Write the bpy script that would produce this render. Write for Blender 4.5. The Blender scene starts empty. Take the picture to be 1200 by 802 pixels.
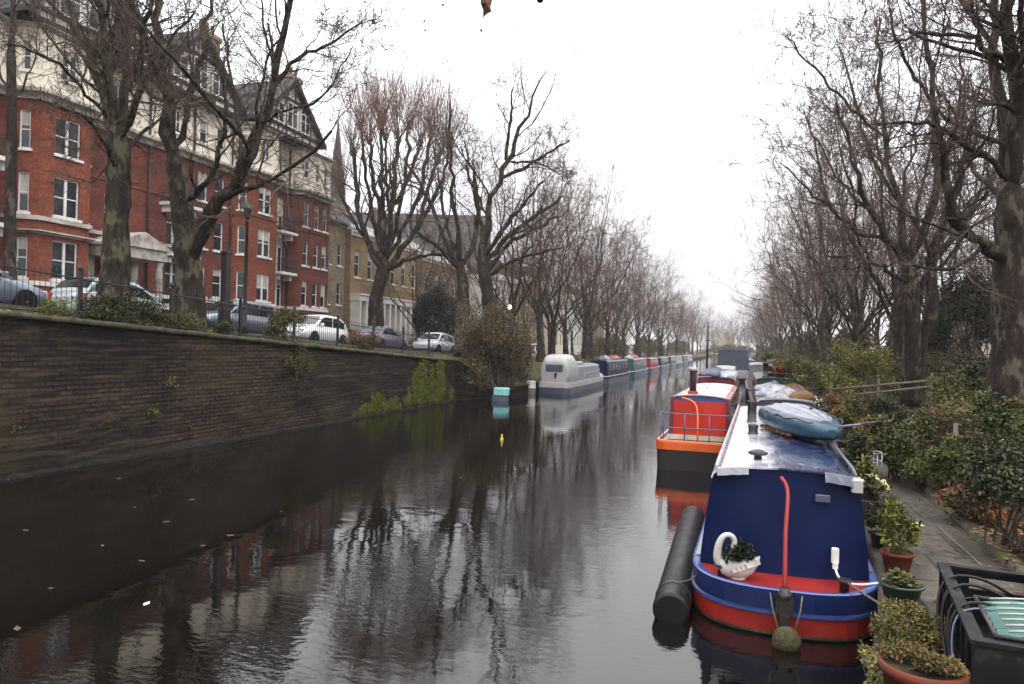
import bpy, math, random
import numpy as np
from mathutils import Vector, Matrix

scene = bpy.context.scene
COL = scene.collection
R = math.radians
rs = np.random.RandomState(7)
rnd = random.Random(11)

# ------------------------------------------------------------------ camera
# World frame: +Y runs along the canal, +X to the towpath bank, water level z = 0.
CAM = np.array([0.0, 0.0, 3.05])
A = R(17.2); PITCH = R(0.21); ROLL = R(1.5); F = 867.0
_f = np.array([-math.sin(A)*math.cos(PITCH), math.cos(A)*math.cos(PITCH), math.sin(PITCH)])
_r0 = np.array([math.cos(A), math.sin(A), 0.0])
_u0 = np.cross(_r0, _f)
_r = _r0*math.cos(ROLL) + _u0*math.sin(ROLL)
_u = -_r0*math.sin(ROLL) + _u0*math.cos(ROLL)
cam_d = bpy.data.cameras.new('camera'); cam = bpy.data.objects.new('camera', cam_d); COL.objects.link(cam)
cam.matrix_world = Matrix(((_r[0], _u[0], -_f[0], CAM[0]), (_r[1], _u[1], -_f[1], CAM[1]), (_r[2], _u[2], -_f[2], CAM[2]), (0, 0, 0, 1)))
cam_d.sensor_width = 36.0; cam_d.lens = 36.0*F/1200.0; cam_d.clip_end = 3000; cam_d.clip_start = 0.1
scene.camera = cam

def ray(px, py):
    return _f + _r*((px-600)/F) + _u*(-(py-401)/F)
def P(px, py, d):
    return CAM + ray(px, py)*d
def PZ(px, py, z):
    q = ray(px, py); return CAM + q*((z-CAM[2])/q[2])
def PX(px, py, x):
    q = ray(px, py); return CAM + q*((x-CAM[0])/q[0])

# ------------------------------------------------------------------ mesh builder
class MB:
    def __init__(s): s.V = []; s.n = 0; s.F = []
    def add(s, verts, faces, mat=0, smooth=False, M=None):
        v = np.asarray(verts, dtype=float).reshape(-1, 3)
        if M is not None:
            m = np.array(M); v = v @ m[:3, :3].T + m[:3, 3]
        s.V.append(v)
        if isinstance(faces, np.ndarray):
            s.F.append((faces + s.n, mat, smooth))
        else:
            by = {}
            for f in faces: by.setdefault(len(f), []).append(f)
            for k, fl in by.items(): s.F.append((np.array(fl, dtype=np.int64) + s.n, mat, smooth))
        s.n += len(v); return s
    def box(s, x0, x1, y0, y1, z0, z1, mat=0, M=None):
        v = [(x, y, z) for z in (z0, z1) for y in (y0, y1) for x in (x0, x1)]
        return s.add(v, [(0, 2, 3, 1), (4, 5, 7, 6), (0, 1, 5, 4), (2, 6, 7, 3), (0, 4, 6, 2), (1, 3, 7, 5)], mat, False, M)
    def bbox(s, x0, x1, y0, y1, z0, z1, b=.01, mat=0, M=None):
        """a box with chamfered vertical and top edges"""
        secs = []
        for z, i in ((z0, 0), (z1-b, 0), (z1, b)):
            c = b
            secs.append([(x0+c+i*0, y0+i, z), (x1-c, y0+i, z), (x1-i, y0+c, z), (x1-i, y1-c, z), (x1-c, y1-i, z), (x0+c, y1-i, z), (x0+i, y1-c, z), (x0+i, y0+c, z)])
        return s.loft(secs, True, True, mat, False, M)
    def loft(s, secs, closed=True, caps=True, mat=0, smooth=False, M=None, mats=None):
        secs = np.asarray(secs, dtype=float); m, k, _ = secs.shape
        v = secs.reshape(-1, 3); kk = k if closed else k-1
        for i in range(m-1):
            fs = [(i*k+j, i*k+(j+1) % k, (i+1)*k+(j+1) % k, (i+1)*k+j) for j in range(kk)]
            if i == 0:
                s.add(v, fs, mats[0] if mats else mat, smooth, M); off = s.n-len(v)
            else:
                s.F.append((np.array(fs)+off, mats[i] if mats else mat, smooth))
        if caps:
            s.F.append((np.array([list(range(k))[::-1]])+off, mats[0] if mats else mat, False))
            s.F.append((np.array([[(m-1)*k+j for j in range(k)]])+off, mats[-1] if mats else mat, False))
        return s
    def tube(s, pts, r, k=8, mat=0, caps=True, M=None, smooth=True):
        pts = np.asarray(pts, dtype=float); n = len(pts)
        r = np.full(n, r) if np.isscalar(r) else np.asarray(r, dtype=float)
        t = np.gradient(pts, axis=0); t /= np.linalg.norm(t, axis=1)[:, None]+1e-9
        ref = np.array([0, 0, 1.0]) if abs(t[0][2]) < .9 else np.array([1.0, 0, 0])
        secs = []
        a = np.cross(t[0], ref); a /= np.linalg.norm(a)
        for i in range(n):
            a = a - t[i]*np.dot(a, t[i]); a /= np.linalg.norm(a)+1e-9
            b = np.cross(t[i], a)
            ang = np.arange(k)*2*math.pi/k
            secs.append(pts[i] + r[i]*(np.cos(ang)[:, None]*a + np.sin(ang)[:, None]*b))
        return s.loft(secs, True, caps, mat, smooth, M)
    def lathe(s, prof, k=20, c=(0, 0, 0), mat=0, smooth=True, M=None, sx=1, sy=1, caps=True):
        ang = np.arange(k)*2*math.pi/k
        secs = [np.stack([c[0]+r*np.cos(ang)*sx, c[1]+r*np.sin(ang)*sy, np.full(k, c[2]+z)], 1) for r, z in prof]
        return s.loft(secs, True, caps, mat, smooth, M)
    def ball(s, c, rx, ry=None, rz=None, k=12, mat=0, M=None, wob=0):
        ry = ry or rx; rz = rz or rx
        m = max(5, k//2+1)
        secs = []
        ang = np.arange(k)*2*math.pi/k
        for i in range(m):
            ph = -math.pi/2+math.pi*(i+.02*(i == 0)-.02*(i == m-1))/(m-1)
            w = 1+wob*np.sin(ang*3+i*1.7)
            secs.append(np.stack([c[0]+rx*math.cos(ph)*np.cos(ang)*w, c[1]+ry*math.cos(ph)*np.sin(ang)*w, np.full(k, c[2]+rz*math.sin(ph))], 1))
        return s.loft(secs, True, True, mat, True, M)
    def tubes(s, pts, rad, k=3, mat=0):
        """many tubes at once: pts (B,n,3), rad (B,n)"""
        B, n, _ = pts.shape
        t = np.gradient(pts, axis=1); t /= np.linalg.norm(t, axis=2)[..., None]+1e-9
        ref = np.tile(np.array([.31, .2, .93]), (B, 1)); ref[np.abs((t[:, 0]*ref).sum(1)) > .85] = (1, 0, 0)
        a = np.cross(t, ref[:, None, :]); a /= np.linalg.norm(a, axis=2)[..., None]+1e-9
        b = np.cross(t, a)
        ang = np.arange(k)*2*math.pi/k
        v = pts[:, :, None, :] + rad[:, :, None, None]*(np.cos(ang)[None, None, :, None]*a[:, :, None, :] + np.sin(ang)[None, None, :, None]*b[:, :, None, :])
        idx = np.arange(B*n*k).reshape(B, n, k)
        nx = np.roll(idx, -1, axis=2)
        q = np.stack([idx[:, :-1], nx[:, :-1], nx[:, 1:], idx[:, 1:]], -1).reshape(-1, 4)
        return s.add(v.reshape(-1, 3), q, mat, True)
    def leaves(s, pos, size, rng, mat=0, flat=.0, asp=.6, droop=0):
        """a leaf-shaped quad (folded) at every position"""
        n = len(pos)
        if n == 0: return s
        d = rng.normal(size=(n, 3)); d[:, 2] = d[:, 2]*(1-flat) - droop; d /= np.linalg.norm(d, axis=1)[:, None]+1e-9
        w = np.cross(d, rng.normal(size=(n, 3))+np.array([0, 0, 2*flat])); w /= np.linalg.norm(w, axis=1)[:, None]+1e-9
        if flat: w = np.cross(d, np.array([0, 0, 1.0])+rng.normal(size=(n, 3))*(1-flat)*.6); w /= np.linalg.norm(w, axis=1)[:, None]+1e-9
        nn = np.cross(d, w)
        L = (size*(.6+.8*rng.rand(n)))[:, None]
        W = L*asp*.5
        v = np.stack([pos, pos+d*L*.45+w*W+nn*L*.08, pos+d*L, pos+d*L*.45-w*W+nn*L*.08], 1)
        idx = np.arange(n*4).reshape(n, 4)
        return s.add(v.reshape(-1, 3), idx, mat)
    def mesh(s, name, mats, origin=None):
        me = bpy.data.meshes.new(name)
        V = np.concatenate(s.V) if s.V else np.zeros((0, 3))
        if origin is not None: V = V - np.asarray(origin)
        me.vertices.add(len(V)); me.vertices.foreach_set('co', V.astype(np.float32).ravel())
        lo = []; st = []; mi = []; sm = []; c = 0
        for f, m, smo in s.F:
            nf, k = f.shape
            lo.append(f.ravel()); st.append(c+np.arange(nf)*k); c += nf*k
            mi.append(np.full(nf, m)); sm.append(np.full(nf, smo))
        lo = np.concatenate(lo).astype(np.int32); st = np.concatenate(st).astype(np.int32)
        me.loops.add(len(lo)); me.polygons.add(len(st))
        me.polygons.foreach_set('loop_start', st)
        me.polygons.foreach_set('vertices', lo)
        me.polygons.foreach_set('material_index', np.concatenate(mi).astype(np.int32))
        me.polygons.foreach_set('use_smooth', np.concatenate(sm).astype(bool))
        me.update(calc_edges=True)
        for m in (mats if isinstance(mats, (list, tuple)) else [mats]): me.materials.append(m)
        return me

def part(name, mb, mats, parent=None, label=None, world=False):
    """links ONE mesh object under parent; world=True: mb is in world coordinates, parent unrotated"""
    org = None
    if world and parent is not None:
        o_ = np.zeros(3); p = parent
        while p is not None: o_ += np.array(p.location); p = p.parent
        org = o_
    ob = bpy.data.objects.new(name, mb.mesh(name, mats, org))
    COL.objects.link(ob); ob.parent = parent
    if label: ob['label'] = label
    return ob
def tag(o, label=None, cat=None, group=None, kind=None):
    if label: o['label'] = label
    if cat: o['category'] = cat
    if group: o['group'] = group
    if kind: o['kind'] = kind
    return o
def thing(name, label, cat, loc=(0, 0, 0), rz=0, group=None, kind=None):
    o = bpy.data.objects.new(name, None); COL.objects.link(o)
    o.empty_display_size = .2
    o.location = [float(q) for q in loc]; o.rotation_euler = (0, 0, rz)
    return tag(o, label, cat, group, kind)
def single(name, mb, mats, label, cat, group=None, loc=None, world=True, kind=None):
    if loc is None:
        V = np.concatenate(mb.V); loc = ((V[:, 0].min()+V[:, 0].max())/2, (V[:, 1].min()+V[:, 1].max())/2, V[:, 2].min())
    ob = bpy.data.objects.new(name, mb.mesh(name, mats, loc if world else None)); COL.objects.link(ob)
    ob.location = [float(q) for q in loc]
    return tag(ob, label, cat, group, kind)
def struct(name, mb, mats, label=None):
    ob = bpy.data.objects.new(name, mb.mesh(name, mats)); COL.objects.link(ob); ob['kind'] = 'structure'
    if label: ob['label'] = label; ob['category'] = name.replace('_', ' ')
    return ob
def copy_tree(o, parent=None):
    c = o.copy(); COL.objects.link(c); c.parent = parent
    for ch in list(o.children): copy_tree(ch, c)
    return c

# ------------------------------------------------------------------ materials
def mk(name, c1, c2=None, rough=.6, scale=4, detail=6, bump=0.0, bscale=None, metal=0, coat=0, spec=.5, stretch=(1, 1, 1), island=0, rvar=0, contrast=(.35, .65), c3=None, s3=1.0, t3=(.5, .62), bdist=.02):
    m = bpy.data.materials.new(name); m.use_nodes = True
    nt = m.node_tree; N = nt.nodes; L = nt.links
    b = N['Principled BSDF']
    b.inputs['Roughness'].default_value = rough; b.inputs['Metallic'].default_value = metal
    b.inputs['Coat Weight'].default_value = coat; b.inputs['Coat Roughness'].default_value = .08
    b.inputs['Specular IOR Level'].default_value = spec if (rough < .7 or spec != .5) else .12
    if c2 is None: c2 = tuple(x*.75 for x in c1)
    tc = N.new('ShaderNodeTexCoord'); mp = N.new('ShaderNodeMapping'); mp.inputs['Scale'].default_value = stretch
    L.new(tc.outputs['Object'], mp.inputs['Vector'])
    nz = N.new('ShaderNodeTexNoise'); nz.inputs['Scale'].default_value = scale; nz.inputs['Detail'].default_value = detail
    L.new(mp.outputs['Vector'], nz.inputs['Vector'])
    rp = N.new('ShaderNodeValToRGB'); rp.color_ramp.elements[0].position = contrast[0]; rp.color_ramp.elements[1].position = contrast[1]
    rp.color_ramp.elements[0].color = (*c2, 1); rp.color_ramp.elements[1].color = (*c1, 1)
    L.new(nz.outputs['Fac'], rp.inputs['Fac'])
    out = rp.outputs['Color']
    if c3 is not None:
        n3 = N.new('ShaderNodeTexNoise'); n3.inputs['Scale'].default_value = s3; n3.inputs['Detail'].default_value = 5; n3.inputs['Roughness'].default_value = .65
        L.new(mp.outputs['Vector'], n3.inputs['Vector'])
        r3 = N.new('ShaderNodeMapRange'); r3.inputs['From Min'].default_value = t3[0]; r3.inputs['From Max'].default_value = t3[1]
        L.new(n3.outputs['Fac'], r3.inputs['Value'])
        mx = N.new('ShaderNodeMix'); mx.data_type = 'RGBA'
        L.new(r3.outputs['Result'], mx.inputs['Factor']); L.new(out, mx.inputs['A']); mx.inputs['B'].default_value = (*c3, 1)
        out = mx.outputs['Result']
    if island:
        g = N.new('ShaderNodeNewGeometry'); hs = N.new('ShaderNodeHueSaturation')
        mr = N.new('ShaderNodeMapRange'); mr.inputs['To Min'].default_value = 1-island; mr.inputs['To Max'].default_value = 1+island
        L.new(g.outputs['Random Per Island'], mr.inputs['Value']); L.new(mr.outputs['Result'], hs.inputs['Value'])
        m2 = N.new('ShaderNodeMath'); m2.operation = 'MULTIPLY_ADD'; m2.inputs[1].default_value = .06; m2.inputs[2].default_value = .47
        L.new(g.outputs['Random Per Island'], m2.inputs[0]); L.new(m2.outputs[0], hs.inputs['Hue'])
        L.new(out, hs.inputs['Color']); out = hs.outputs['Color']
    L.new(out, b.inputs['Base Color'])
    if rvar:
        mr = N.new('ShaderNodeMapRange'); mr.inputs['To Min'].default_value = max(.02, rough-rvar); mr.inputs['To Max'].default_value = min(1, rough+rvar)
        mr.inputs['From Min'].default_value = .3; mr.inputs['From Max'].default_value = .7
        L.new(nz.outputs['Fac'], mr.inputs['Value']); L.new(mr.outputs['Result'], b.inputs['Roughness'])
    if bump:
        bp = N.new('ShaderNodeBump'); bp.inputs['Strength'].default_value = bump; bp.inputs['Distance'].default_value = bdist
        n2 = N.new('ShaderNodeTexNoise'); n2.inputs['Scale'].default_value = bscale or scale*4; n2.inputs['Detail'].default_value = 6
        L.new(mp.outputs['Vector'], n2.inputs['Vector']); L.new(n2.outputs['Fac'], bp.inputs['Height']); L.new(bp.outputs['Normal'], b.inputs['Normal'])
    return m

def mk_brick(name, ca, cb, mortar, bw=.23, bh=.075, rough=.85, axes='yz', stain=None, sscale=.6, st=(.48, .68), moss=None, mscale=.5, mt=(.55, .7), bump=.5, ms=.012, grime=None):
    m = bpy.data.materials.new(name); m.use_nodes = True
    nt = m.node_tree; N = nt.nodes; L = nt.links; b = N['Principled BSDF']; b.inputs['Roughness'].default_value = rough; b.inputs['Specular IOR Level'].default_value = .12
    g = N.new('ShaderNodeNewGeometry'); sp = N.new('ShaderNodeSeparateXYZ'); L.new(g.outputs['Position'], sp.inputs[0])
    cb_ = N.new('ShaderNodeCombineXYZ')
    ad = N.new('ShaderNodeMath'); ad.operation = 'ADD'
    L.new(sp.outputs['X'], ad.inputs[0]); L.new(sp.outputs['Y'], ad.inputs[1])
    if axes == 'xy':
        L.new(sp.outputs['X'], cb_.inputs[0]); L.new(sp.outputs['Y'], cb_.inputs[1])
    else:
        L.new(ad.outputs[0], cb_.inputs[0]); L.new(sp.outputs['Z'], cb_.inputs[1])
    br = N.new('ShaderNodeTexBrick'); L.new(cb_.outputs[0], br.inputs['Vector'])
    br.inputs['Scale'].default_value = 1; br.inputs['Brick Width'].default_value = bw; br.inputs['Row Height'].default_value = bh; br.inputs['Mortar Size'].default_value = ms
    br.inputs['Color1'].default_value = (*ca, 1); br.inputs['Color2'].default_value = (*cb, 1); br.inputs['Mortar'].default_value = (*mortar, 1)
    out = br.outputs['Color']
    nz = N.new('ShaderNodeTexNoise'); nz.inputs['Scale'].default_value = 7; nz.inputs['Detail'].default_value = 8; L.new(g.outputs['Position'], nz.inputs['Vector'])
    mr = N.new('ShaderNodeMapRange'); mr.inputs['From Min'].default_value = .3; mr.inputs['From Max'].default_value = .7; mr.inputs['To Min'].default_value = .65; mr.inputs['To Max'].default_value = 1.3
    L.new(nz.outputs['Fac'], mr.inputs['Value'])
    mu = N.new('ShaderNodeMix'); mu.data_type = 'RGBA'; mu.blend_type = 'MULTIPLY'; mu.inputs['Factor'].default_value = 1
    L.new(out, mu.inputs['A']); L.new(mr.outputs['Result'], mu.inputs['B']); out = mu.outputs['Result']
    for colr, sc, tt, strx in ((stain, sscale, st, (1, .35, 1)), (moss, mscale, mt, (1, 1, 1)), (grime, 2.2, (.5, .75), (1, .25, 3))):
        if colr is None: continue
        mp = N.new('ShaderNodeMapping'); mp.inputs['Scale'].default_value = strx; L.new(g.outputs['Position'], mp.inputs['Vector'])
        n3 = N.new('ShaderNodeTexNoise'); n3.inputs['Scale'].default_value = sc; n3.inputs['Detail'].default_value = 9; n3.inputs['Roughness'].default_value = .7
        L.new(mp.outputs[0], n3.inputs['Vector'])
        r3 = N.new('ShaderNodeMapRange'); r3.inputs['From Min'].default_value = tt[0]; r3.inputs['From Max'].default_value = tt[1]; L.new(n3.outputs['Fac'], r3.inputs['Value'])
        mx = N.new('ShaderNodeMix'); mx.data_type = 'RGBA'; L.new(r3.outputs['Result'], mx.inputs['Factor']); L.new(out, mx.inputs['A']); mx.inputs['B'].default_value = (*colr, 1)
        out = mx.outputs['Result']
    L.new(out, b.inputs['Base Color'])
    bp = N.new('ShaderNodeBump'); bp.inputs['Strength'].default_value = bump; bp.inputs['Distance'].default_value = .02
    am = N.new('ShaderNodeMath'); am.operation = 'SUBTRACT'; L.new(nz.outputs['Fac'], am.inputs[0]); L.new(br.outputs['Fac'], am.inputs[1])
    L.new(am.outputs[0], bp.inputs['Height']); L.new(bp.outputs['Normal'], b.inputs['Normal'])
    return m

def mk_glass(name, col=(.02, .025, .03), rough=.05):
    m = mk(name, col, tuple(x*.6 for x in col), rough=rough, scale=.8, spec=.6)
    return m
def paint(name, c, rough=.25, coat=.3, dirt=.75, scale=2.5):
    return mk(name, c, tuple(x*dirt for x in c), rough=rough, scale=scale, coat=coat, rvar=.08, c3=tuple(x*.3+q for x, q in zip(c, (.04, .025, .018))), s3=5, t3=(.6, .72), bump=.12, bscale=4)

M = {}
M['bark'] = mk('bark', (.062, .048, .037), (.02, .016, .013), rough=.9, scale=6, stretch=(1, 1, .45), bump=1, bscale=14, bdist=.05, c3=(.13, .115, .085), s3=3.2, t3=(.56, .6))
M['bark_green'] = mk('bark_green', (.055, .043, .031), (.018, .015, .012), rough=.9, scale=6, stretch=(1, 1, .4), bump=1, bscale=14, bdist=.05, c3=(.10, .095, .06), s3=3.0, t3=(.53, .58))
M['bark_dark'] = mk('bark_dark', (.042, .031, .025), (.016, .012, .01), rough=.9, scale=6, stretch=(1, 1, .4), bump=1, bscale=14, bdist=.05, c3=(.085, .075, .052), s3=3.0, t3=(.55, .6))
M['twig'] = mk('twig', (.11, .08, .066), (.07, .051, .043), rough=.9, scale=1)
M['twig_red'] = mk('twig_red', (.18, .10, .07), (.115, .064, .046), rough=.9, scale=1)
M['seed'] = mk('seed', (.03, .022, .018), rough=.9)
def leafm(n, c1, c2, isl=.35, rough=.6): return mk(n, c1, c2, rough=rough, scale=2.5, island=isl, detail=3, spec=.15)
M['leaf_green'] = leafm('leaf_green', (.10, .115, .024), (.05, .055, .014))
M['leaf_dark'] = leafm('leaf_dark', (.022, .031, .014), (.010, .014, .007), rough=.4)
M['leaf_mid'] = leafm('leaf_mid', (.055, .062, .018), (.028, .032, .010))
M['leaf_yellow'] = leafm('leaf_yellow', (.25, .23, .045), (.12, .115, .024))
M['leaf_moss'] = leafm('leaf_moss', (.17, .19, .018), (.085, .11, .012))
M['leaf_brown'] = leafm('leaf_brown', (.15, .07, .03), (.06, .033, .018))
M['leaf_rust'] = leafm('leaf_rust', (.28, .09, .03), (.13, .045, .02))
M['leaf_olive'] = leafm('leaf_olive', (.12, .11, .036), (.065, .058, .024))
M['leaf_bush'] = leafm('leaf_bush', (.10, .075, .035), (.05, .04, .02))
M['leaf_blue'] = leafm('leaf_blue', (.055, .062, .032), (.027, .031, .018))
M['petal_yellow'] = leafm('petal_yellow', (.75, .7, .2), (.7, .65, .35), isl=.15)
M['petal_red'] = leafm('petal_red', (.55, .08, .04), (.35, .04, .03), isl=.2)
M['petal_white'] = leafm('petal_white', (.75, .75, .65), (.6, .6, .5), isl=.1)
M['brick_red'] = mk_brick('brick_red', (.215, .042, .027), (.135, .03, .022), (.15, .075, .055), stain=(.075, .028, .022), sscale=.7, st=(.42, .72), grime=(.06, .03, .025))
M['brick_orange'] = mk_brick('brick_orange', (.27, .064, .03), (.19, .045, .025), (.18, .09, .06), stain=(.12, .038, .025), sscale=.7, grime=(.09, .035, .025))
M['brick_tan'] = mk_brick('brick_tan', (.29, .22, .14), (.23, .17, .11), (.22, .18, .13), stain=(.09, .07, .05), sscale=.5)
M['brick_yellow'] = mk_brick('brick_yellow', (.33, .22, .11), (.24, .16, .08), (.2, .16, .11), stain=(.12, .09, .06), sscale=.5)
M['brick_brown'] = mk_brick('brick_brown', (.22, .15, .11), (.16, .11, .085), (.13, .1, .08), stain=(.07, .055, .045), sscale=.5)
M['canal_brick'] = mk_brick('canal_brick', (.075, .05, .034), (.026, .019, .015), (.016, .012, .01), bw=.34, bh=.11, stain=(.011, .009, .009), sscale=.35, st=(.4, .58), moss=(.042, .038, .014), mscale=.33, mt=(.5, .7), bump=1.6, ms=.02, grime=(.095, .07, .048))
M['bank_stone'] = mk_brick('bank_stone', (.105, .092, .075), (.075, .067, .055), (.035, .032, .026), bw=.9, bh=1.15, axes='xy', stain=(.042, .038, .03), sscale=1.3, st=(.42, .62), moss=(.05, .055, .02), mscale=1.2, mt=(.58, .72), bump=.5, ms=.02)
M['kerb_stone'] = mk('kerb_stone', (.10, .085, .068), (.045, .038, .032), scale=5, bump=.6, rough=.85, c3=(.06, .075, .025), s3=2)
M['stucco'] = mk('stucco', (.78, .71, .58), (.62, .56, .46), scale=.8, rough=.8, c3=(.4, .36, .29), s3=.7, t3=(.55, .8))
M['stucco_white'] = mk('stucco_white', (.7, .67, .62), (.55, .53, .49), scale=.8, rough=.8, c3=(.38, .36, .32), s3=.9, t3=(.58, .8))
M['stone_trim'] = mk('stone_trim', (.5, .46, .4), (.3, .28, .25), scale=2, rough=.8, c3=(.15, .14, .125), s3=1.2, t3=(.5, .7))
M['white_paint'] = mk('white_paint', (.75, .74, .71), (.58, .57, .54), scale=3, rough=.5)
M['slate'] = mk_brick('slate', (.085, .08, .08), (.06, .058, .06), (.035, .035, .035), bw=.3, bh=.2, stain=(.05, .05, .045), bump=.6)
M['timber'] = mk('timber', (.055, .038, .03), (.032, .023, .019), scale=6, rough=.8)
M['iron'] = mk('iron', (.012, .012, .013), (.022, .018, .016), scale=8, rough=.55)
M['black_plastic'] = mk('black_plastic', (.008, .008, .009), (.004, .004, .005), scale=5, spec=.3, rough=.5, rvar=.12, c3=(.03, .028, .025), s3=5, t3=(.58, .72), bump=.25, bscale=7)
M['window_glass'] = mk_glass('window_glass')
M['curtain'] = mk('curtain', (.5, .47, .42), (.3, .28, .25), scale=2, stretch=(1, 6, .3), rough=.9)
M['asphalt'] = mk('asphalt', (.055, .054, .053), (.04, .04, .04), scale=30, rough=.75, bump=.4, bscale=120, bdist=.005, c3=(.032, .032, .032), s3=.5)
M['pavement'] = mk_brick('pavement', (.2, .19, .17), (.16, .15, .14), (.09, .085, .08), bw=.9, bh=.6, axes='xy', stain=(.11, .105, .095), bump=.2)
M['verge'] = mk('verge', (.06, .07, .022), (.055, .042, .025), scale=2.5, rough=.95, bump=1, bscale=30, bdist=.05, c3=(.12, .065, .03), s3=1.5, t3=(.56, .66))
M['soil'] = mk('soil', (.06, .042, .028), (.03, .022, .016), scale=4, rough=.95, bump=1, bscale=25, bdist=.05, c3=(.05, .055, .018), s3=1.1)
M['terracotta'] = mk('terracotta', (.17, .042, .023), (.10, .027, .017), scale=5, rough=.75, c3=(.085, .06, .045), s3=4, t3=(.5, .68), bump=.3)
M['rope'] = mk('rope', (.17, .14, .1), (.09, .075, .055), scale=30, rough=.95)
M['moss_fender'] = mk('moss_fender', (.09, .085, .04), (.045, .04, .022), scale=25, rough=1, bump=1, bscale=60)
M['hull_black'] = mk('hull_black', (.013, .012, .013), (.02, .017, .015), scale=3, rough=.4, rvar=.15, c3=(.05, .035, .025), s3=4, t3=(.6, .75))
M['navy'] = mk('navy', (.002, .0095, .052), (.0015, .0065, .038), rough=.38, scale=1.5, spec=.18, rvar=.08, c3=(.008, .012, .04), s3=2.5, t3=(.62, .8))
M['blue'] = paint('blue', (.006, .017, .09), rough=.35, coat=.1)
M['light_blue'] = paint('light_blue', (.03, .075, .26), rough=.3)
M['red'] = paint('red', (.28, .011, .006), rough=.5, coat=0)
M['red_deck'] = paint('red_deck', (.28, .013, .01), rough=.5, coat=0)
M['orange'] = paint('orange', (.72, .12, .012), rough=.35)
M['orange_red'] = paint('orange_red', (.5, .024, .01), rough=.35, coat=.1)
M['maroon'] = paint('maroon', (.16, .012, .02), rough=.35)
M['green'] = paint('green', (.012, .05, .03), rough=.35)
M['teal'] = paint('teal', (.02, .11, .12), rough=.35)
M['teal_dark'] = paint('teal_dark', (.015, .10, .12), rough=.35)
M['cream'] = paint('cream', (.6, .55, .42), rough=.4)
M['boat_white'] = paint('boat_white', (.42, .41, .40), rough=.35, dirt=.85)
M['boat_grey'] = paint('boat_grey', (.22, .23, .25), rough=.4)
M['boat_slate'] = paint('boat_slate', (.07, .09, .13), rough=.4)
M['blue_side'] = paint('blue_side', (.02, .075, .24), rough=.3)
M['pink_roof'] = mk('pink_roof', (.62, .46, .42), (.5, .33, .3), rough=.22, scale=2, rvar=.1, c3=(.36, .12, .09), s3=1.6, t3=(.56, .72))
M['scum'] = mk('scum', (.06, .05, .035), (.02, .018, .014), rough=.8, scale=9, c3=(.09, .08, .05), s3=14)
M['steel'] = mk('steel', (.45, .47, .5), (.3, .31, .33), rough=.4, metal=.8, scale=6)
M['rail_blue'] = paint('rail_blue', (.08, .11, .18), rough=.4)
M['brass'] = mk('brass', (.5, .36, .14), (.3, .2, .08), rough=.35, metal=.9, scale=6)
M['tarp_navy'] = mk('tarp_navy', (.03, .04, .09), (.012, .016, .04), rough=.45, scale=3, bump=.6, bscale=5, bdist=.08)
M['tarp_grey'] = mk('tarp_grey', (.4, .42, .46), (.2, .22, .26), rough=.5, scale=3, bump=.6, bscale=6, bdist=.06)
M['dinghy_teal'] = mk('dinghy_teal', (.014, .052, .085), (.006, .022, .042), rough=.32, scale=2.5, rvar=.12, c3=(.25, .3, .33), s3=3, t3=(.62, .76), bump=.25, bscale=5)
M['dinghy_top'] = mk('dinghy_top', (.23, .24, .27), (.11, .12, .16), rough=.3, scale=3, rvar=.12, bump=.3, bscale=4)
M['swan_white'] = mk('swan_white', (.55, .53, .48), (.38, .36, .31), rough=.4, scale=6, c3=(.3, .29, .25), s3=9, t3=(.6, .75))
M['swan_orange'] = mk('swan_orange', (.6, .2, .03), rough=.5)
M['green_sheet'] = mk('green_sheet', (.015, .12, .085), (.01, .07, .05), rough=.3, scale=4, rvar=.1)
M['aqua'] = mk('aqua', (.25, .62, .6), (.18, .5, .5), rough=.45, scale=5)
M['yellow_float'] = mk('yellow_float', (.8, .5, .04), rough=.4)
M['sack'] = mk('sack', (.34, .34, .36), (.17, .17, .19), rough=.6, scale=6, bump=.5, bscale=12)
M['wood'] = mk('wood', (.22, .13, .07), (.13, .08, .045), rough=.75, scale=5, stretch=(1, .2, 1))
M['wood_grey'] = mk('wood_grey', (.2, .16, .12), (.12, .1, .08), rough=.85, scale=5, stretch=(1, .2, 4))
M['tyre'] = mk('tyre', (.012, .012, .012), rough=.8)
M['rim'] = mk('rim', (.4, .4, .42), (.25, .25, .26), rough=.35, metal=.7)
M['car_glass'] = mk_glass('car_glass', (.015, .02, .024))
M['head_glass'] = mk('head_glass', (.6, .62, .65), rough=.1, scale=8)
M['tail_red'] = mk('tail_red', (.3, .01, .01), rough=.2)
M['plate'] = mk('plate', (.7, .68, .5), rough=.5)
def carp(n, c): return mk(n, c, tuple(x*.9 for x in c), rough=.3, coat=.8, scale=2, metal=.15)
HAZE = 0.0004
# ------------------------------------------------------------------ world, sun
SUN_EL, SUN_AZ = R(42), R(140)      # azimuth clockwise from +Y: from behind the right shoulder
w = bpy.data.worlds.new('World'); scene.world = w; w.use_nodes = True
nt = w.node_tree; N = nt.nodes; L = nt.links
bg = N['Background']; bg.inputs['Strength'].default_value = 0.1
sky = N.new('ShaderNodeTexSky'); sky.sky_type = 'NISHITA'; sky.sun_disc = False
sky.sun_elevation = SUN_EL; sky.sun_rotation = SUN_AZ; sky.air_density = 1.5; sky.dust_density = 4
tc = N.new('ShaderNodeTexCoord'); nz = N.new('ShaderNodeTexNoise'); nz.inputs['Scale'].default_value = 1.6; nz.inputs['Detail'].default_value = 4
mp = N.new('ShaderNodeMapping'); mp.inputs['Scale'].default_value = (1, 1, 2.2); L.new(tc.outputs['Generated'], mp.inputs[0]); L.new(mp.outputs[0], nz.inputs['Vector'])
rp = N.new('ShaderNodeValToRGB'); rp.color_ramp.elements[0].position = .32; rp.color_ramp.elements[1].position = .62
SKYB = 17.0
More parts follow.
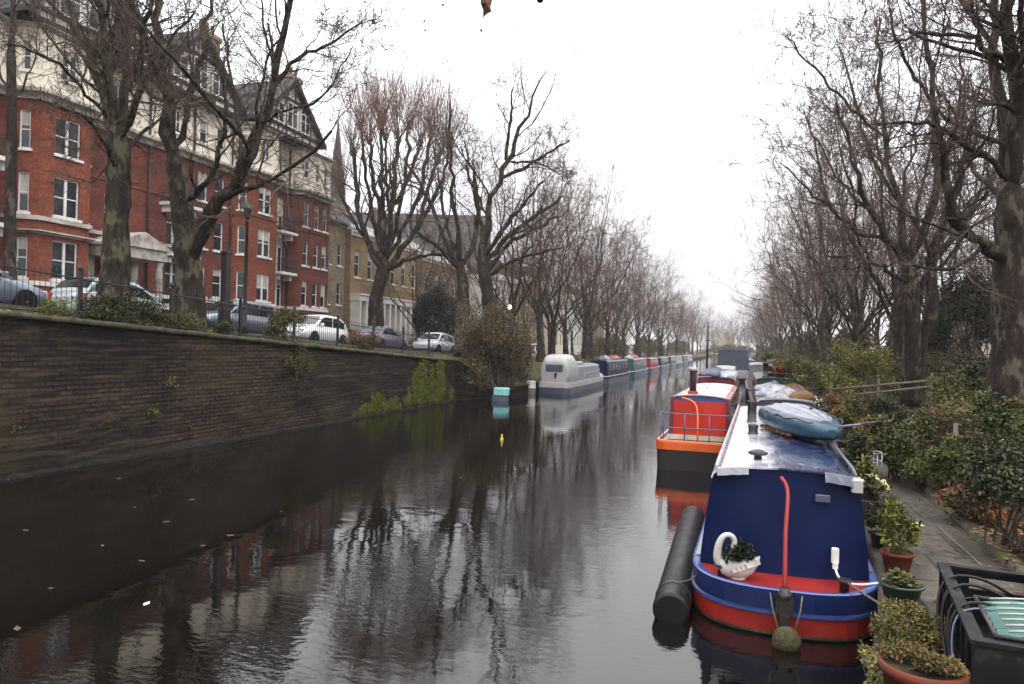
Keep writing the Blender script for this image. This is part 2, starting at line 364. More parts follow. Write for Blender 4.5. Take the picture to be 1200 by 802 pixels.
rp.color_ramp.elements[0].color = (.84*SKYB, .83*SKYB, .89*SKYB, 1); rp.color_ramp.elements[1].color = (1.02*SKYB, 1.01*SKYB, 1.03*SKYB, 1)
L.new(nz.outputs['Fac'], rp.inputs['Fac'])
sx_ = N.new('ShaderNodeSeparateXYZ'); L.new(tc.outputs['Generated'], sx_.inputs[0])      # overcast: the zenith is brighter than the horizon
gr = N.new('ShaderNodeMapRange'); gr.inputs['From Min'].default_value = 0; gr.inputs['From Max'].default_value = .85; gr.inputs['To Min'].default_value = .6; gr.inputs['To Max'].default_value = 3.0
L.new(sx_.outputs['Z'], gr.inputs['Value'])
mg = N.new('ShaderNodeMix'); mg.data_type = 'RGBA'; mg.blend_type = 'MULTIPLY'; mg.inputs['Factor'].default_value = 1
L.new(rp.outputs['Color'], mg.inputs['A']); L.new(gr.outputs['Result'], mg.inputs['B'])
mx = N.new('ShaderNodeMix'); mx.data_type = 'RGBA'; mx.inputs['Factor'].default_value = .94
L.new(sky.outputs['Color'], mx.inputs['A']); L.new(mg.outputs['Result'], mx.inputs['B']); L.new(mx.outputs['Result'], bg.inputs['Color'])
sd = bpy.data.lights.new('sun', 'SUN'); sd.energy = .8; sd.angle = R(25); sd.color = (1, .96, .9)
so = bpy.data.objects.new('sun', sd); COL.objects.link(so)
dv = Vector((math.sin(SUN_AZ)*math.cos(SUN_EL), math.cos(SUN_AZ)*math.cos(SUN_EL), math.sin(SUN_EL)))
so.rotation_euler = dv.to_track_quat('Z', 'Y').to_euler(); so.location = dv*60
vs = scene.view_settings; vs.view_transform = 'Standard'; vs.look = 'None'; vs.exposure = -.3; vs.gamma = 1; vs.use_curve_mapping = False
cy = scene.cycles; cy.max_bounces = 5; cy.diffuse_bounces = 3; cy.glossy_bounces = 3; cy.transmission_bounces = 2; cy.volume_bounces = 0
cy.use_denoising = True; cy.caustics_reflective = False; cy.caustics_refractive = False

# ------------------------------------------------------------------ ground levels
def zt(u):        # level of the street-side wall top
    return float(np.interp(u, [-20, 0, 11.5, 34.2, 68, 100, 400], [4.1, 4.07, 3.48, 2.3, 1.3, 1.05, 1.05]))
def zst(u): return zt(u)+.3
def wall_x(u): return -14.5 if u < 36.5 else float(np.interp(u, [36.5, 41, 400], [-14.5, -12.7, -12.7]))
def edge_x(u): return float(np.interp(u, [-30, -6, 6, 8.5, 10, 14, 21, 40, 400], [.5, .7, .92, 1.45, 1.6, 1.72, 2.15, 2.5, 2.6]))
def path_x(u): return float(np.interp(u, [-30, 10.4, 27.8, 60, 400], [2.7, 3.08, 3.7, 4.2, 4.4]))
US = list(np.arange(-30, 60, 1.0))+list(np.arange(60, 401, 10.0))

def strip(rows, mat=0):
    """rows: list over u of lists of points (same count) -> grid mesh"""
    a = np.array(rows); m, k, _ = a.shape
    idx = np.arange(m*k).reshape(m, k)
    q = np.stack([idx[:-1, :-1], idx[:-1, 1:], idx[1:, 1:], idx[1:, :-1]], -1).reshape(-1, 4)
    mb = MB(); mb.add(a.reshape(-1, 3), q, mat, True); return mb

# left ground (street side)
rows = []
for u in US:
    x0 = wall_x(u); z = zt(u)
    if u < 36.5: pr = [(x0-.35, z-.02), (-15.4, z+.05), (-16.2, z+.12), (-17.2, z+.2), (-18, z+.3)]
    else:
        k = min(1, (u-36.5)/4.5)
        pr = [(x0-.1, (1-k)*z+k*.62), (x0-.7, (1-k)*z+k*.7), (-15.2, z+.0), (-17.2, z+.2), (-18, z+.3)]
    pr += [(-27, z+.3), (-34, z+.3), (-60, z+.6), (-900, z+1)]
    rows.append([(x, u, zz+(rs.normal()*.03 if x > -17.9 else 0)) for x, zz in pr])
rows.append([(x, 1500, zz) for x, zz in pr])
struct('ground', strip(rows), M['verge'])
def sheet(name, x0, x1, dz, mat, u0=-30, u1=400, nx=1):
    struct(name, strip([[(x0+(x1-x0)*i/nx, u, zst(u)+dz) for i in range(nx+1)] for u in US if u0 <= u <= u1]), mat)
sheet('road', -27.2, -18.2, .004, M['asphalt'])
mbp = MB(); rows = []
for u in US: rows.append([(-27.2, u, zst(u)-.02), (-27.2, u, zst(u)+.12), (-27.35, u, zst(u)+.13), (-30.2, u, zst(u)+.14), (-30.2, u, zst(u)-.02)])
struct('pavement', strip(rows), M['pavement'])
rows = []
for u in US: rows.append([(-18.2, u, zst(u)-.02), (-18.2, u, zst(u)+.11), (-18.05, u, zst(u)+.115), (-17.9, u, zst(u)+.11), (-17.9, u, zst(u)-.1)])
struct('kerb', strip(rows), M['kerb_stone'])

# right bank
rows = []
for u in US:
    e = edge_x(u); p = path_x(u)
    rows.append([(e, u, -.6), (e, u, .5), (e+.05, u, .55), ((e+p)/2, u, .58), (p, u, .56)])
struct('towpath', strip(rows), M['bank_stone'])
rows = []
for u in US:
    p = path_x(u)
    rows.append([(p-.02, u, .55), (p, u, .645), (p+.14, u, .65), (p+.15, u, .6)])
struct('bed_edging', strip(rows), M['kerb_stone'])
rows = []
for u in US:
    p = path_x(u)
    rows.append([(p+.14, u, .6), (p+.6, u, .68+rs.normal()*.03), (p+1.6, u, .8+rs.normal()*.05), (p+3, u, .95+rs.normal()*.05), (p+5, u, 1.1), (14, u, 1.3), (40, u, 1.5), (900, u, 1.6)])
rows.append([(x, 1500, z) for x, _, z in rows[-1]])
struct('flower_bed_ground', strip(rows), M['soil'])
# far end of the canal: a rise of ground that closes the view
mb = strip([[(x, u, z) for x in (-13.2, -6, 0, 3.2)] for u, z in ((330, -.3), (332, .9), (340, 1.2), (1500, 1.3))]); struct('far_bank', mb, M['verge'])

# water
wm = bpy.data.materials.new('canal_water'); wm.use_nodes = True
nt = wm.node_tree; N = nt.nodes; L = nt.links; b = N['Principled BSDF']
b.inputs['Base Color'].default_value = (.0035, .0028, .0022, 1); b.inputs['Roughness'].default_value = .025; b.inputs['IOR'].default_value = 1.5
g = N.new('ShaderNodeNewGeometry')
def nnode(scale, st, rot=0, det=4):
    mp = N.new('ShaderNodeMapping'); mp.inputs['Scale'].default_value = st; mp.inputs['Rotation'].default_value = (0, 0, rot)
    L.new(g.outputs['Position'], mp.inputs[0])
    n = N.new('ShaderNodeTexNoise'); n.inputs['Scale'].default_value = scale; n.inputs['Detail'].default_value = det; n.inputs['Roughness'].default_value = .5
    L.new(mp.outputs[0], n.inputs['Vector']); return n
n1 = nnode(6.5, (1, 2.0, 1), R(17), 3); n2 = nnode(1.3, (1, 1.6, 1), R(25), 2); n3 = nnode(.22, (1, .5, 1), R(-20), 3)
amp = N.new('ShaderNodeMapRange'); amp.inputs['From Min'].default_value = .40; amp.inputs['From Max'].default_value = .62; amp.inputs['To Min'].default_value = .06; amp.inputs['To Max'].default_value = 1
L.new(n3.outputs['Fac'], amp.inputs['Value'])
m1 = N.new('ShaderNodeMath'); m1.operation = 'MULTIPLY'; L.new(n1.outputs['Fac'], m1.inputs[0]); L.new(amp.outputs['Result'], m1.inputs[1])
m2 = N.new('ShaderNodeMath'); m2.operation = 'MULTIPLY_ADD'; L.new(n2.outputs['Fac'], m2.inputs[0]); m2.inputs[1].default_value = .9; L.new(m1.outputs[0], m2.inputs[2])
bp = N.new('ShaderNodeBump'); bp.inputs['Strength'].default_value = 1; bp.inputs['Distance'].default_value = .0038
L.new(m2.outputs[0], bp.inputs['Height']); L.new(bp.outputs['Normal'], b.inputs['Normal'])
mb = MB(); mb.add([(-17, -40, 0), (5, -40, 0), (5, 335, 0), (-17, 335, 0)], [(0, 1, 2, 3)])
struct('canal_water', mb, wm)

# ------------------------------------------------------------------ the canal wall under the street
t = thing('canal_wall', 'long dark brick canal wall stained with algae below the street railings', 'wall', (-14.5, 12, 0))
a = []; ys = np.arange(-30, 37.1, .5); hs = np.linspace(0, 1, 14)
for u in ys:
    top = zt(u)-.12
    a.append([(-14.5+.10*(1-h)+rs.normal()*.012+.03*math.sin(u*.6+h*4), u, -.5+h*(top+.5)) for h in hs])
part('brick_wall', strip(a), M['canal_brick'], t, world=True)
a = []
for u in ys:
    z = zt(u); j = rs.normal()*.012
    a.append([(-14.4+j, u, z-.13), (-14.37+j, u, z-.12+j), (-14.37+j, u, z-.02+j), (-14.45, u, z+j), (-14.9, u, z+.01+j), (-14.9, u, z-.1)])
part('coping', strip(a), M['kerb_stone'], t, world=True)
a = []
for u in np.arange(-30, 37, .35):
    j = rs.normal()*.03; k = rs.normal()*.03
    k *= .8; a.append([(-14.27+j, u, -.5), (-14.26+j, u, -.02+k), (-14.29+j, u, .03+k), (-14.38+j*.5, u, .06+k*1.5), (-14.5, u, .16+k)])
part('footing_ledge', strip(a), mk('ledge_stone', (.024, .02, .017), (.009, .008, .007), rough=.9, scale=3, bump=1, bscale=12, bdist=.06, c3=(.075, .062, .05), s3=5, t3=(.6, .7)), t, world=True)
t = thing('bank_wall', 'low stone mooring edge below the verge along the far left bank', 'wall', (-12.7, 60, 0))
a = []
for u in list(np.arange(36.6, 60, 1))+list(np.arange(60, 332, 8)):
    x = wall_x(u); k = min(1, (u-36.5)/4.5); tz = (1-k)*zt(u)+k*.6
    a.append([(x, u, -.5), (x, u, tz-.06), (x+.03, u, tz-.05), (x+.03, u, tz+.03), (x-.4, u, tz+.06), (x-.4, u, tz-.2)])
part('stone_face', strip(a), M['canal_brick'], t, world=True)

# iron railings on the canal wall
t = thing('iron_railing', 'tall black iron railing standing along the top of the brick canal wall', 'railing', (-15.3, 12, zt(12)))
bars = MB(); rails = MB()
ys = np.arange(2, 35.5, .14)
pts = []; 
for u in ys: pts.append([(-15.3, u, zt(u)-.05), (-15.3, u, zt(u)+1.12)])
bars.tubes(np.array(pts), np.full((len(pts), 2), .009), 4)
tips = np.array([[(-15.3, u, zt(u)+1.12), (-15.3, u, zt(u)+1.2)] for u in ys]); bars.tubes(tips, np.tile(np.array([.018, .002]), (len(ys), 1)), 4)
for dz in (.12, 1.02):
    rails.tube([(-15.3, u, zt(u)+dz) for u in np.arange(2, 36, 1)], .02, 4, smooth=False)
part('bars', bars, M['iron'], t, world=True); part('rails', rails, M['iron'], t, world=True)
for u in np.arange(2, 36, 3.0):
    p = MB(); p.box(-15.34, -15.26, u-.04, u+.04, zt(u)-.05, zt(u)+1.2); p.lathe([(.01, 1.2), (.05, 1.23), (.06, 1.28), (.04, 1.33), (.005, 1.36)], 8, (-15.3, u, zt(u)))
    part('post', p, M['iron'], t, world=True)

# ------------------------------------------------------------------ facades
def fmat(a, b):
    """frame on a facade from a to b (x,y): local x along, local y = outwards, local z up"""
    a = Vector((a[0], a[1], 0)); b = Vector((b[0], b[1], 0)); t_ = (b-a).normalized(); n = Vector((t_.y, -t_.x, 0))
    return Matrix(((t_.x, n.x, 0, a.x), (t_.y, n.y, 0, a.y), (0, 0, 1, 0), (0, 0, 0, 1)))
def wall_run(mb, a, b, z0, z1, ops, reveal=.16, mat=0, rmat=None):
    Lx = math.hypot(b[0]-a[0], b[1]-a[1]); m = fmat(a, b)
    xs = sorted(set([0, Lx]+[q for o in ops for q in o[:2]])); zs = sorted(set([z0, z1]+[q for o in ops for q in o[2:4]]))
    for i in range(len(xs)-1):
        for j in range(len(zs)-1):
            cx = (xs[i]+xs[i+1])/2; cz = (zs[j]+zs[j+1])/2
            if any(o[0] < cx < o[1] and o[2] < cz < o[3] for o in ops): continue
            mb.add([(xs[i], 0, zs[j]), (xs[i+1], 0, zs[j]), (xs[i+1], 0, zs[j+1]), (xs[i], 0, zs[j+1])], [(0, 1, 2, 3)], mat, False, m)
    for x0, x1, za, zb in ops:
        r = -reveal; rm = mat if rmat is None else rmat
        mb.add([(x0, 0, za), (x0, 0, zb), (x1, 0, zb), (x1, 0, za), (x0, r, za), (x0, r, zb), (x1, r, zb), (x1, r, za)],
               [(0, 1, 5, 4), (1, 2, 6, 5), (2, 3, 7, 6), (3, 0, 4, 7)], rm, False, m)
    return m, Lx
WN = [0]
def window(parent, m, x0, x1, z0, z1, reveal=.16, cols=1, sill=True, small=False, door=False):
    """sash window set in an opening: frame > pane, sill"""
    WN[0] += 1
    fr = MB(); y0, y1 = -reveal-.02, -reveal+.06; t_ = .07
    fr.box(x0, x0+t_, y0, y1, z0, z1, 0, m); fr.box(x1-t_, x1, y0, y1, z0, z1, 0, m)
    fr.box(x0+t_, x1-t_, y0, y1, z1-t_, z1, 0, m); fr.box(x0+t_, x1-t_, y0, y1, z0, z0+t_*1.2, 0, m)
    zm = z0+(z1-z0)*(.5 if not door else .72)
    fr.box(x0+t_, x1-t_, y0+.01, y1-.015, zm-.028, zm+.028, 0, m)
    for c in range(1, cols):
        xm = x0+(x1-x0)*c/cols; wd = .075 if cols == 2 else .05
        fr.box(xm-wd, xm+wd, y0, y1+.004, z0+t_*1.2, z1-t_, 0, m)
    f = part('window', fr, M['white_paint'], parent, world=True)
    pn = MB(); pn.box(x0+.01, x1-.01, -reveal-.015, -reveal+.012, z0+.01, z1-.01, 0, m)
    h = (WN[0]*7919) % 10
    if h < 5:
        k = (.25, .4, .55, .3, .2)[h]
        pn.box(x0+.05, x1-.05, -reveal+.0125, -reveal+.016, z0+(z1-z0)*(1-k), z1-.03, 1, m)
    part('pane', pn, [M['window_glass'], M['curtain']], f, world=True)
    if sill:
        s = MB(); s.box(x0-.12, x1+.12, -reveal+.06, .11, z0-.13, z0, 0, m)
        part('sill', s, M['white_paint'], f, world=True)
    return f
def band(mb, pl, z0, z1, out, mat=0):
    """moulding that follows a facade polyline, mitred"""
    pl = [Vector((p[0], p[1])) for p in pl]; pts = []
    for i, p in enumerate(pl):
        n = Vector((0, 0))
        ds = []
        if i > 0: d = (pl[i]-pl[i-1]).normalized(); ds.append(Vector((d.y, -d.x)))
        if i < len(pl)-1: d = (pl[i+1]-pl[i]).normalized(); ds.append(Vector((d.y, -d.x)))
        n = sum(ds, Vector((0, 0))); n = n/ n.length
        n = n/max(.4, n.dot(ds[0])); pts.append((p, n))
    h = z1-z0
    prof = [(-.05, z0), (out*.35, z0), (out*.45, z0+h*.4), (out*.9, z0+h*.55), (out, z0+h*.62), (out, z1-.02), (out*.9, z1), (-.05, z1+.02)] if out > .2 else [(-.05, z0), (out, z0), (out, z1), (-.05, z1+.01)]
    secs = [[(p.x+n.x*o, p.y+n.y*o, z) for o, z in prof] for p, n in pts]
    mb.loft(secs, True, True, mat)

# --- red mansion block --------------------------------------------------------
zb = 2.4
t = thing('mansion_block', 'red brick mansion block with white stucco storey, timbered gables and bay windows behind the street', 'building', (-34.3, 37, zb))
FL = -34.6
PLN = [(FL, 14), (FL, 27.3), (-33.4, 28.0), (-33.4, 31.0), (FL, 31.7), (FL, 44.0), (-33.4, 44.7), (-33.4, 47.6), (FL, 48.3), (FL, 50.8), (-33.7, 51.3), (-33.7, 55.5)]
ROWS = [(5.75, 7.75), (8.98, 10.98), (12.12, 14.05)]
# columns per run: (u centre or fraction, width, mullion cols, kind)
CL = {0: [(16.5, 1, 1, 'w'), (19.6, 1.0, 1, 'w'), (22.6, 1.0, 1, 'w'), (25.3, 1.3, 2, 'b')], 1: [(None, .5, 1, 'w')], 2: [(29.6, 1.5, 2, 'w')], 3: [(None, .5, 1, 'w')],
      4: [(33.6, 1.0, 1, 'w'), (38.5, 1.3, 2, 'b'), (41.0, .95, 1, 'w'), (42.7, .95, 1, 'w')], 5: [(None, .55, 1, 'w')], 6: [(46.15, 1.5, 2, 'w')], 7: [(None, .55, 1, 'w')],
      8: [(49.6, 1.2, 2, 'b')], 9: [], 10: [(51.95, .8, 1, 'w'), (53.5, .75, 1, 'w'), (54.75, .75, 1, 'w')]}
wl = MB(); st_ = MB(); todo = []
for i in range(len(PLN)-1):
    a, b_ = PLN[i], PLN[i+1]; Lx = math.hypot(b_[0]-a[0], b_[1]-a[1]); ops = []; sops = []
    for cu, wd, cols, kind in CL[i]:
        s = Lx/2 if cu is None else cu-a[1]
        for ri, (z0, z1) in enumerate(ROWS):
            if i == 4 and cu == 33.6 and ri == 0: continue
            zz0 = z0-.75 if kind == 'b' else z0
            ops.append((s-wd/2, s+wd/2, zz0, z1)); todo.append((i, s-wd/2, s+wd/2, zz0, z1, cols, kind))
        wd2 = wd*.62 if cols == 2 else wd*.8
        sops.append((s-wd2/2, s+wd2/2, 16.0, 17.45)); todo.append((i, s-wd2/2, s+wd2/2, 16.0, 17.45, min(cols, 2), 'w'))
    orange = 1 if i in (1, 5, 2, 6) else 0
    wall_run(wl, a, b_, zb, 14.8, ops, mat=orange)
    wall_run(st_, a, b_, 14.8, 18.2, sops)
# ends and back
for q, z0, z1 in ((wl, zb, 14.8), (st_, 14.8, 18.2)):
    wall_run(q, (-33.7, 55.5), (-46, 55.5), z0, z1, []); wall_run(q, (-46, 55.5), (-46, 14), z0, z1, []); wall_run(q, (-46, 14), (FL, 14), z0, z1, [])
part('brick_wall', wl, [M['brick_red'], M['brick_orange']], t, world=True)
part('stucco_storey', st_, M['stucco'], t, world=True)
for i, x0, x1, z0, z1, cols, kind in todo:
    m = fmat(PLN[i], PLN[i+1]); window(t, m, x0, x1, z0, z1, cols=cols, sill=(kind != 'b'), door=(kind == 'b'))
c = MB(); band(c, PLN, 14.55, 15.05, .55); part('cornice', c, M['stone_trim'], t, world=True)
c = MB(); band(c, PLN, 18.12, 18.32, .3); part('upper_cornice', c, M['stone_trim'], t, world=True)
c = MB(); band(c, PLN, 5.38, 5.6, .1); part('plinth_band', c, M['stucco_white'], t, world=True)
c = MB(); band(c, PLN[:4]+[(FL, 31.7), (FL, 40)], 8.62, 8.83, .14); part('string_course', c, M['stone_trim'], t, world=True)
c = MB(); band(c, PLN[:4]+[(FL, 31.7), (FL, 40)], 7.95, 8.12, .3); part('string_course', c, M['stone_trim'], t, world=True)
c = MB(); band(c, PLN[4:], 11.75, 11.87, .07); part('string_course', c, M['brick_orange'], t, world=True)
# balconies
for uc, wd in ((25.3, 3.0), (38.5, 2.6), (49.6, 2.1)):
    for zf in ((5.0,) if False else ()) + (8.2, 11.35):
        bl = MB(); bl.box(FL-.02, FL+1.05, uc-wd/2, uc+wd/2, zf-.2, zf)
        bl.box(FL, FL+.7, uc-wd/2+.2, uc-wd/2+.4, zf-.6, zf-.2); bl.box(FL, FL+.7, uc+wd/2-.4, uc+wd/2-.2, zf-.6, zf-.2)
        bo = part('balcony', bl, M['stucco_white'], t, world=True)
        rl = MB()
        for q in (.12, .55, 1.0):
            rl.tube([(FL, uc-wd/2+.06, zf+q), (FL+1.0, uc-wd/2+.06, zf+q), (FL+1.0, uc+wd/2-.06, zf+q), (FL, uc+wd/2-.06, zf+q)], .022, 4, smooth=False)
        bp_ = [[(FL+1.0, y, zf), (FL+1.0, y, zf+1.0)] for y in np.arange(uc-wd/2+.06, uc+wd/2, .11)]+[[(x, y, zf), (x, y, zf+1.0)] for x in np.arange(FL+.1, FL+1, .11) for y in (uc-wd/2+.06, uc+wd/2-.06)]
        rl.tubes(np.array(bp_), np.full((len(bp_), 2), .013), 4)
        part('balcony_railing', rl, M['iron'], bo, world=True)
# porch
pc = MB()
px0 = FL; 
pc.box(px0, px0+2.3, 31.85, 35.45, 7.35, 7.95); pc.box(px0, px0+2.45, 31.75, 35.55, 7.95, 8.1)
for y in (32.10, 35.20):
    pc.box(px0+1.75, px0+2.2, y-.25, y+.25, zst(35), zst(35)+.9)
    pc.lathe([(.21, zst(35)+.9), (.19, 6.9), (.16, 7.0), (.25, 7.2), (.25, 7.35)], 12, (px0+1.98, y, 0))
    pc.box(px0, px0+.2, y-.25, y+.25, zst(35), 7.35)
pc.add([(px0+.0, 31.75, 8.1), (px0+2.45, 31.75, 8.1), (px0+2.45, 35.55, 8.1), (px0, 35.55, 8.1), (px0+2.45, 33.65, 8.85), (px0, 33.65, 8.85)], [(1, 2, 4), (0, 1, 4, 5), (2, 3, 5, 4), (0, 5, 3)])
pc.box(px0, px0+2.4, 31.85, 35.45, zst(35)-.1, zst(35)+.35)
po = part('porch', pc, M['stone_trim'], t, world=True)
dr = MB(); dr.box(px0+.02, px0+.1, 32.85, 34.45, zst(35)+.35, 6.9); part('door', dr, M['timber'], po, world=True)
# timbered gables and roof
def gable(u0, u1, xw, zap):
    uc = (u0+u1)/2; ze = 19.1
    g_ = MB()
    g_.add([(xw, u0, 18.3), (xw, u1, 18.3), (xw, u1, ze), (xw, uc, zap), (xw, u0, ze)], [(0, 1, 2, 3, 4)])
    go = part('gable', g_, M['stucco_white'], t, world=True)
    tb = MB()
    def zs(y): return ze+(zap-ze)*(1-abs(y-uc)/((u1-u0)/2))
    n = max(6, int((u1-u0)/1.0))
    for k in range(n+1):
        y = u0+.1+(u1-u0-.2)*k/n; tb.box(xw+.01, xw+.09, y-.065, y+.065, 18.3, zs(y)-.05)
    for z, hh in ((18.42, .12), (18.98, .1), (21.2, .12)):
        kx = (u1-u0)/2*(1-max(0, (z-ze))/(zap-ze)); tb.box(xw+.012, xw+.11, uc-kx+.05, uc+kx-.05, z-hh, z+hh)
    part('timber_frame', tb, M['timber'], go, world=True)
    m = fmat((xw+.13, u0), (xw+.13, u1))
    for k in (-1, 0, 1):
        s = (u1-u0)/2+k*1.75
        f = MB(); f.box(s-.62, s+.62, -.03, .05, 19.1, 21.0 if k == 0 else 20.6, 0, m)
        fo = part('gable_window', f, M['white_paint'], go, world=True)
        p_ = MB()
        for q in (-.31, .31):
            zz = 21.0 if k == 0 else 20.6
            p_.box(s+q-.25, s+q+.25, .04, .054, 19.2, 19.2+(zz-19.3)*.62, 0, m); p_.box(s+q-.25, s+q+.25, .04, .054, 19.2+(zz-19.3)*.66, zz-.08, 0, m)
        part('pane', p_, M['window_glass'], fo, world=True)
    rf = MB(); ov = .45; slope = (zap-ze)/((u1-u0)/2)
    for sgn in (-1, 1):
        ye = uc+sgn*((u1-u0)/2+.55); zee = ze-.55*slope
        secs = []
        for x in (xw+ov, -42):
            secs.append([(x, uc, zap+.02), (x, ye, zee+.02), (x, ye, zee+.24), (x, uc, zap+.26)])
        rf.loft(secs, True, True, 0)
        secs = [[(xw+ov+.003, uc, zap+.28), (xw+ov+.003, ye, zee+.26), (xw+ov+.003, ye, zee-.15), (xw+ov+.003, uc, zap-.15)], [(xw+ov+.07, uc, zap+.28), (xw+ov+.07, ye, zee+.26), (xw+ov+.07, ye, zee-.15), (xw+ov+.07, uc, zap-.15)]]
        rf.loft(secs, True, True, 1)
    part('gable_roof', rf, [M['slate'], M['timber']], t, world=True)
gable(16.5, 24.5, -33.9, 23.9); gable(27.2, 34.6, -33.2, 23.9); gable(35.8, 43.2, -33.9, 22.6); gable(44.9, 52.5, -33.2, 22.6)
rf = MB()
rf.loft([[(FL+.3, y, 18.3), (-38.2, y, 22.3), (-42, y, 22.6), (-46.3, y, 18.3)] for y in (14, 55.6)], True, True, 0)
ro = part('roof', rf, M['slate'], t, world=True)
for y, x in ((25.8, -38), (35.8, -38.5), (45.6, -38.5), (54.9, -37.5)):
    ch = MB(); ch.box(x-.5, x+.5, y-.9, y+.9, 19, 25.6); ch.box(x-.6, x+.6, y-1, y+1, 25.2, 25.45)
    for k in (-.6, 0, .6): ch.lathe([(.16, 25.6), (.13, 26.3), (.17, 26.35)], 8, (x, y+k, 0))
    part('chimney', ch, M['brick_tan'], ro, world=True)
for i, y in ((0, 25.0), (4, 36.2), (4, 40), (4, 43.8), (8, 50.7)):
    pp = MB(); pp.tube([(FL+.12, y, 4), (FL+.12, y, 18)], .07, 6); part('downpipe', pp, M['iron'], t, world=True)

# --- terrace houses further on ---------------------------------------------------
def house(name, label, u0, u1, v, ztop, wall, rows, cols, ww=.95, trim='stucco_white', arcade=None, para=True, roof=True, group=None, base=None, simple=False, side=1):
    z0 = (zst((u0+u1)/2)-1.2) if base is None else base
    t = thing(name, label, 'house', (v, (u0+u1)/2, z0), group=group)
    wl = MB(); a, b_ = ((v, u0), (v, u1)) if side > 0 else ((v, u1), (v, u0)); Lx = u1-u0; ops = []
    for z_, h in rows:
        for c in range(cols):
            s = Lx*(c+.5)/cols; ops.append((s-ww/2, s+ww/2, z_, z_+h))
    m, _ = wall_run(wl, a, b_, z0, ztop, ops)
    dp = -10*side
    pts = [b_, (v+dp, b_[1]), (v+dp, a[1]), a]
    for i in range(3): wall_run(wl, pts[i], pts[i+1], z0, ztop, [])
    part('wall', wl, M[wall], t, world=True)
    for o in ops: window(t, m, o[0], o[1], o[2], o[3], sill=not simple)
    c = MB(); band(c, [a, b_], ztop-.55, ztop-.05, .35); part('cornice', c, M[trim], t, world=True)
    if para:
        c = MB(); c.box(min(v, v+.2*-side), max(v, v+.2*-side)+.001, u0, u1, ztop-.05, ztop+.6); part('parapet', c, M[trim], t, world=True)
    if roof:
        r_ = MB(); x = v-.4*side; r_.loft([[(x, y, ztop), (v-4*side, y, ztop+2.6), (v-6*side, y, ztop+2.6), (v+dp, y, ztop)] for y in (u0, u1)], True, True)
        ro = part('roof', r_, M['slate'], t, world=True)
        ch = MB(); x = v-5*side; ch.box(x-.5, x+.5, u1-1.6, u1-.2, ztop, ztop+4)
        for k in (-1.3, -.9, -.5): ch.lathe([(.14, ztop+4), (.11, ztop+4.6)], 8, (x, u1+k, 0))
        part('chimney', ch, M['brick_brown'], ro, world=True)
    if arcade:
        za, zb_ = arcade; g_ = MB()
        n = cols*2
        wd = 1.0
        for k in range(n+1):
            y = u0+.25+(u1-u0-.5)*k/n; g_.box(v+.02, v+.02+wd, y-.16, y+.16, za, zb_-.5) if side > 0 else None
        g_.box(v+.02, v+.05+wd, u0, u1, zb_-.5, zb_); g_.box(v+.02, v+.15+wd, u0-.05, u1+.05, zb_, zb_+.15)
        g_.box(v+.02, v+.06+wd, u0, u1, z0, za)
        ao = part('arcade', g_, M['stucco_white'], t, world=True)
        rl = MB(); rl.tubes(np.array([[(v+1.0, y, zb_+.15), (v+1.0, y, zb_+.95)] for y in np.arange(u0+.1, u1, .16)]), np.full((len(np.arange(u0+.1, u1, .16)), 2), .014), 4)
        rl.tube([(v+1, u0, zb_+.95), (v+1, u1, zb_+.95)], .025, 4, smooth=False)
        part('balcony_railing', rl, M['iron'], ao, world=True)
    return t
house('end_house', 'narrow tan brick house with two rows of white sash windows beside the red mansion block', 55.7, 59.6, -34.5, 13.7, 'brick_tan', [(6.2, 2.0), (9.7, 1.9)], 2, .75, trim='brick_brown', para=False)
house('stucco_terrace', 'warm brick terrace with white stucco arcade and tall white windows behind the pollarded tree', 59.7, 74.5, -34.0, 13.2, 'brick_yellow', [(8.9, 2.5)], 6, 1.0, arcade=(3.2, 7.2))
house('yellow_house', 'yellow brick house with white cornice behind the round evergreen bush', 74.7, 88, -33.6, 12.6, 'brick_yellow', [(5.4, 2.0), (8.7, 2.1)], 5, 1.0)
far = [('stucco_white', 'tall pale stucco house glimpsed between tree trunks behind the white cruiser'), ('brick_yellow', 'yellow brick house half hidden by bare trees past the white cruiser'),
       ('stucco', 'cream stucco house seen through bare branches above the navy narrowboat'), ('stucco_white', 'white stucco house seen through branches above the teal narrowboat'),
       ('brick_brown', 'brown brick house hidden by bare trees far along the left bank'), ('stucco', 'cream house beyond the brown brick one far along the left bank'), ('stucco_white', 'farthest pale stucco house on the left bank, faded by mist')]
u = 90
for i, (mt, lb) in enumerate(far):
    ln = 14 if i < 4 else 22
    house('terrace_house', lb, u, u+ln, -31.5, 12+(i*37 % 5)*.5, mt, [(3.2, 2.2), (6.4, 2.2), (9.2, 1.5)], 5, 1.1, group='houses along the left street', simple=True)
    u += ln+ (3 if i % 2 else 1)
for i, (u0, u1, v, mt, lb, zt_) in enumerate([(46, 58, 27, 'stucco_white', 'white stucco house glimpsed behind the right bank trees', 9), (60, 74, 24, 'brick_brown', 'dark brick house behind the hedge and trees on the right bank', 9.5),
                                   (78, 92, 25, 'stucco', 'cream house behind the trees further along the towpath', 10), (96, 118, 25, 'brick_brown', 'brown house behind the misty trees on the right bank', 10), (31, 43, 30, 'brick_brown', 'dark brick house behind the evergreen tree at the right edge', 8)]):
    house('terrace_house', lb, u0, u1, v, zt_, mt, [(2.2, 2.0), (5.4, 2.0)], 4, 1.1, group='houses behind the right bank', base=.9, simple=True, side=-1)
# pale block closing the view
house('end_block', 'pale misty building closing the far end of the canal', 345, 375, -3, 11, 'stucco', [(3, 2), (6.5, 2), (10, 2)], 6, 1.4, base=.5, simple=True, roof=False)

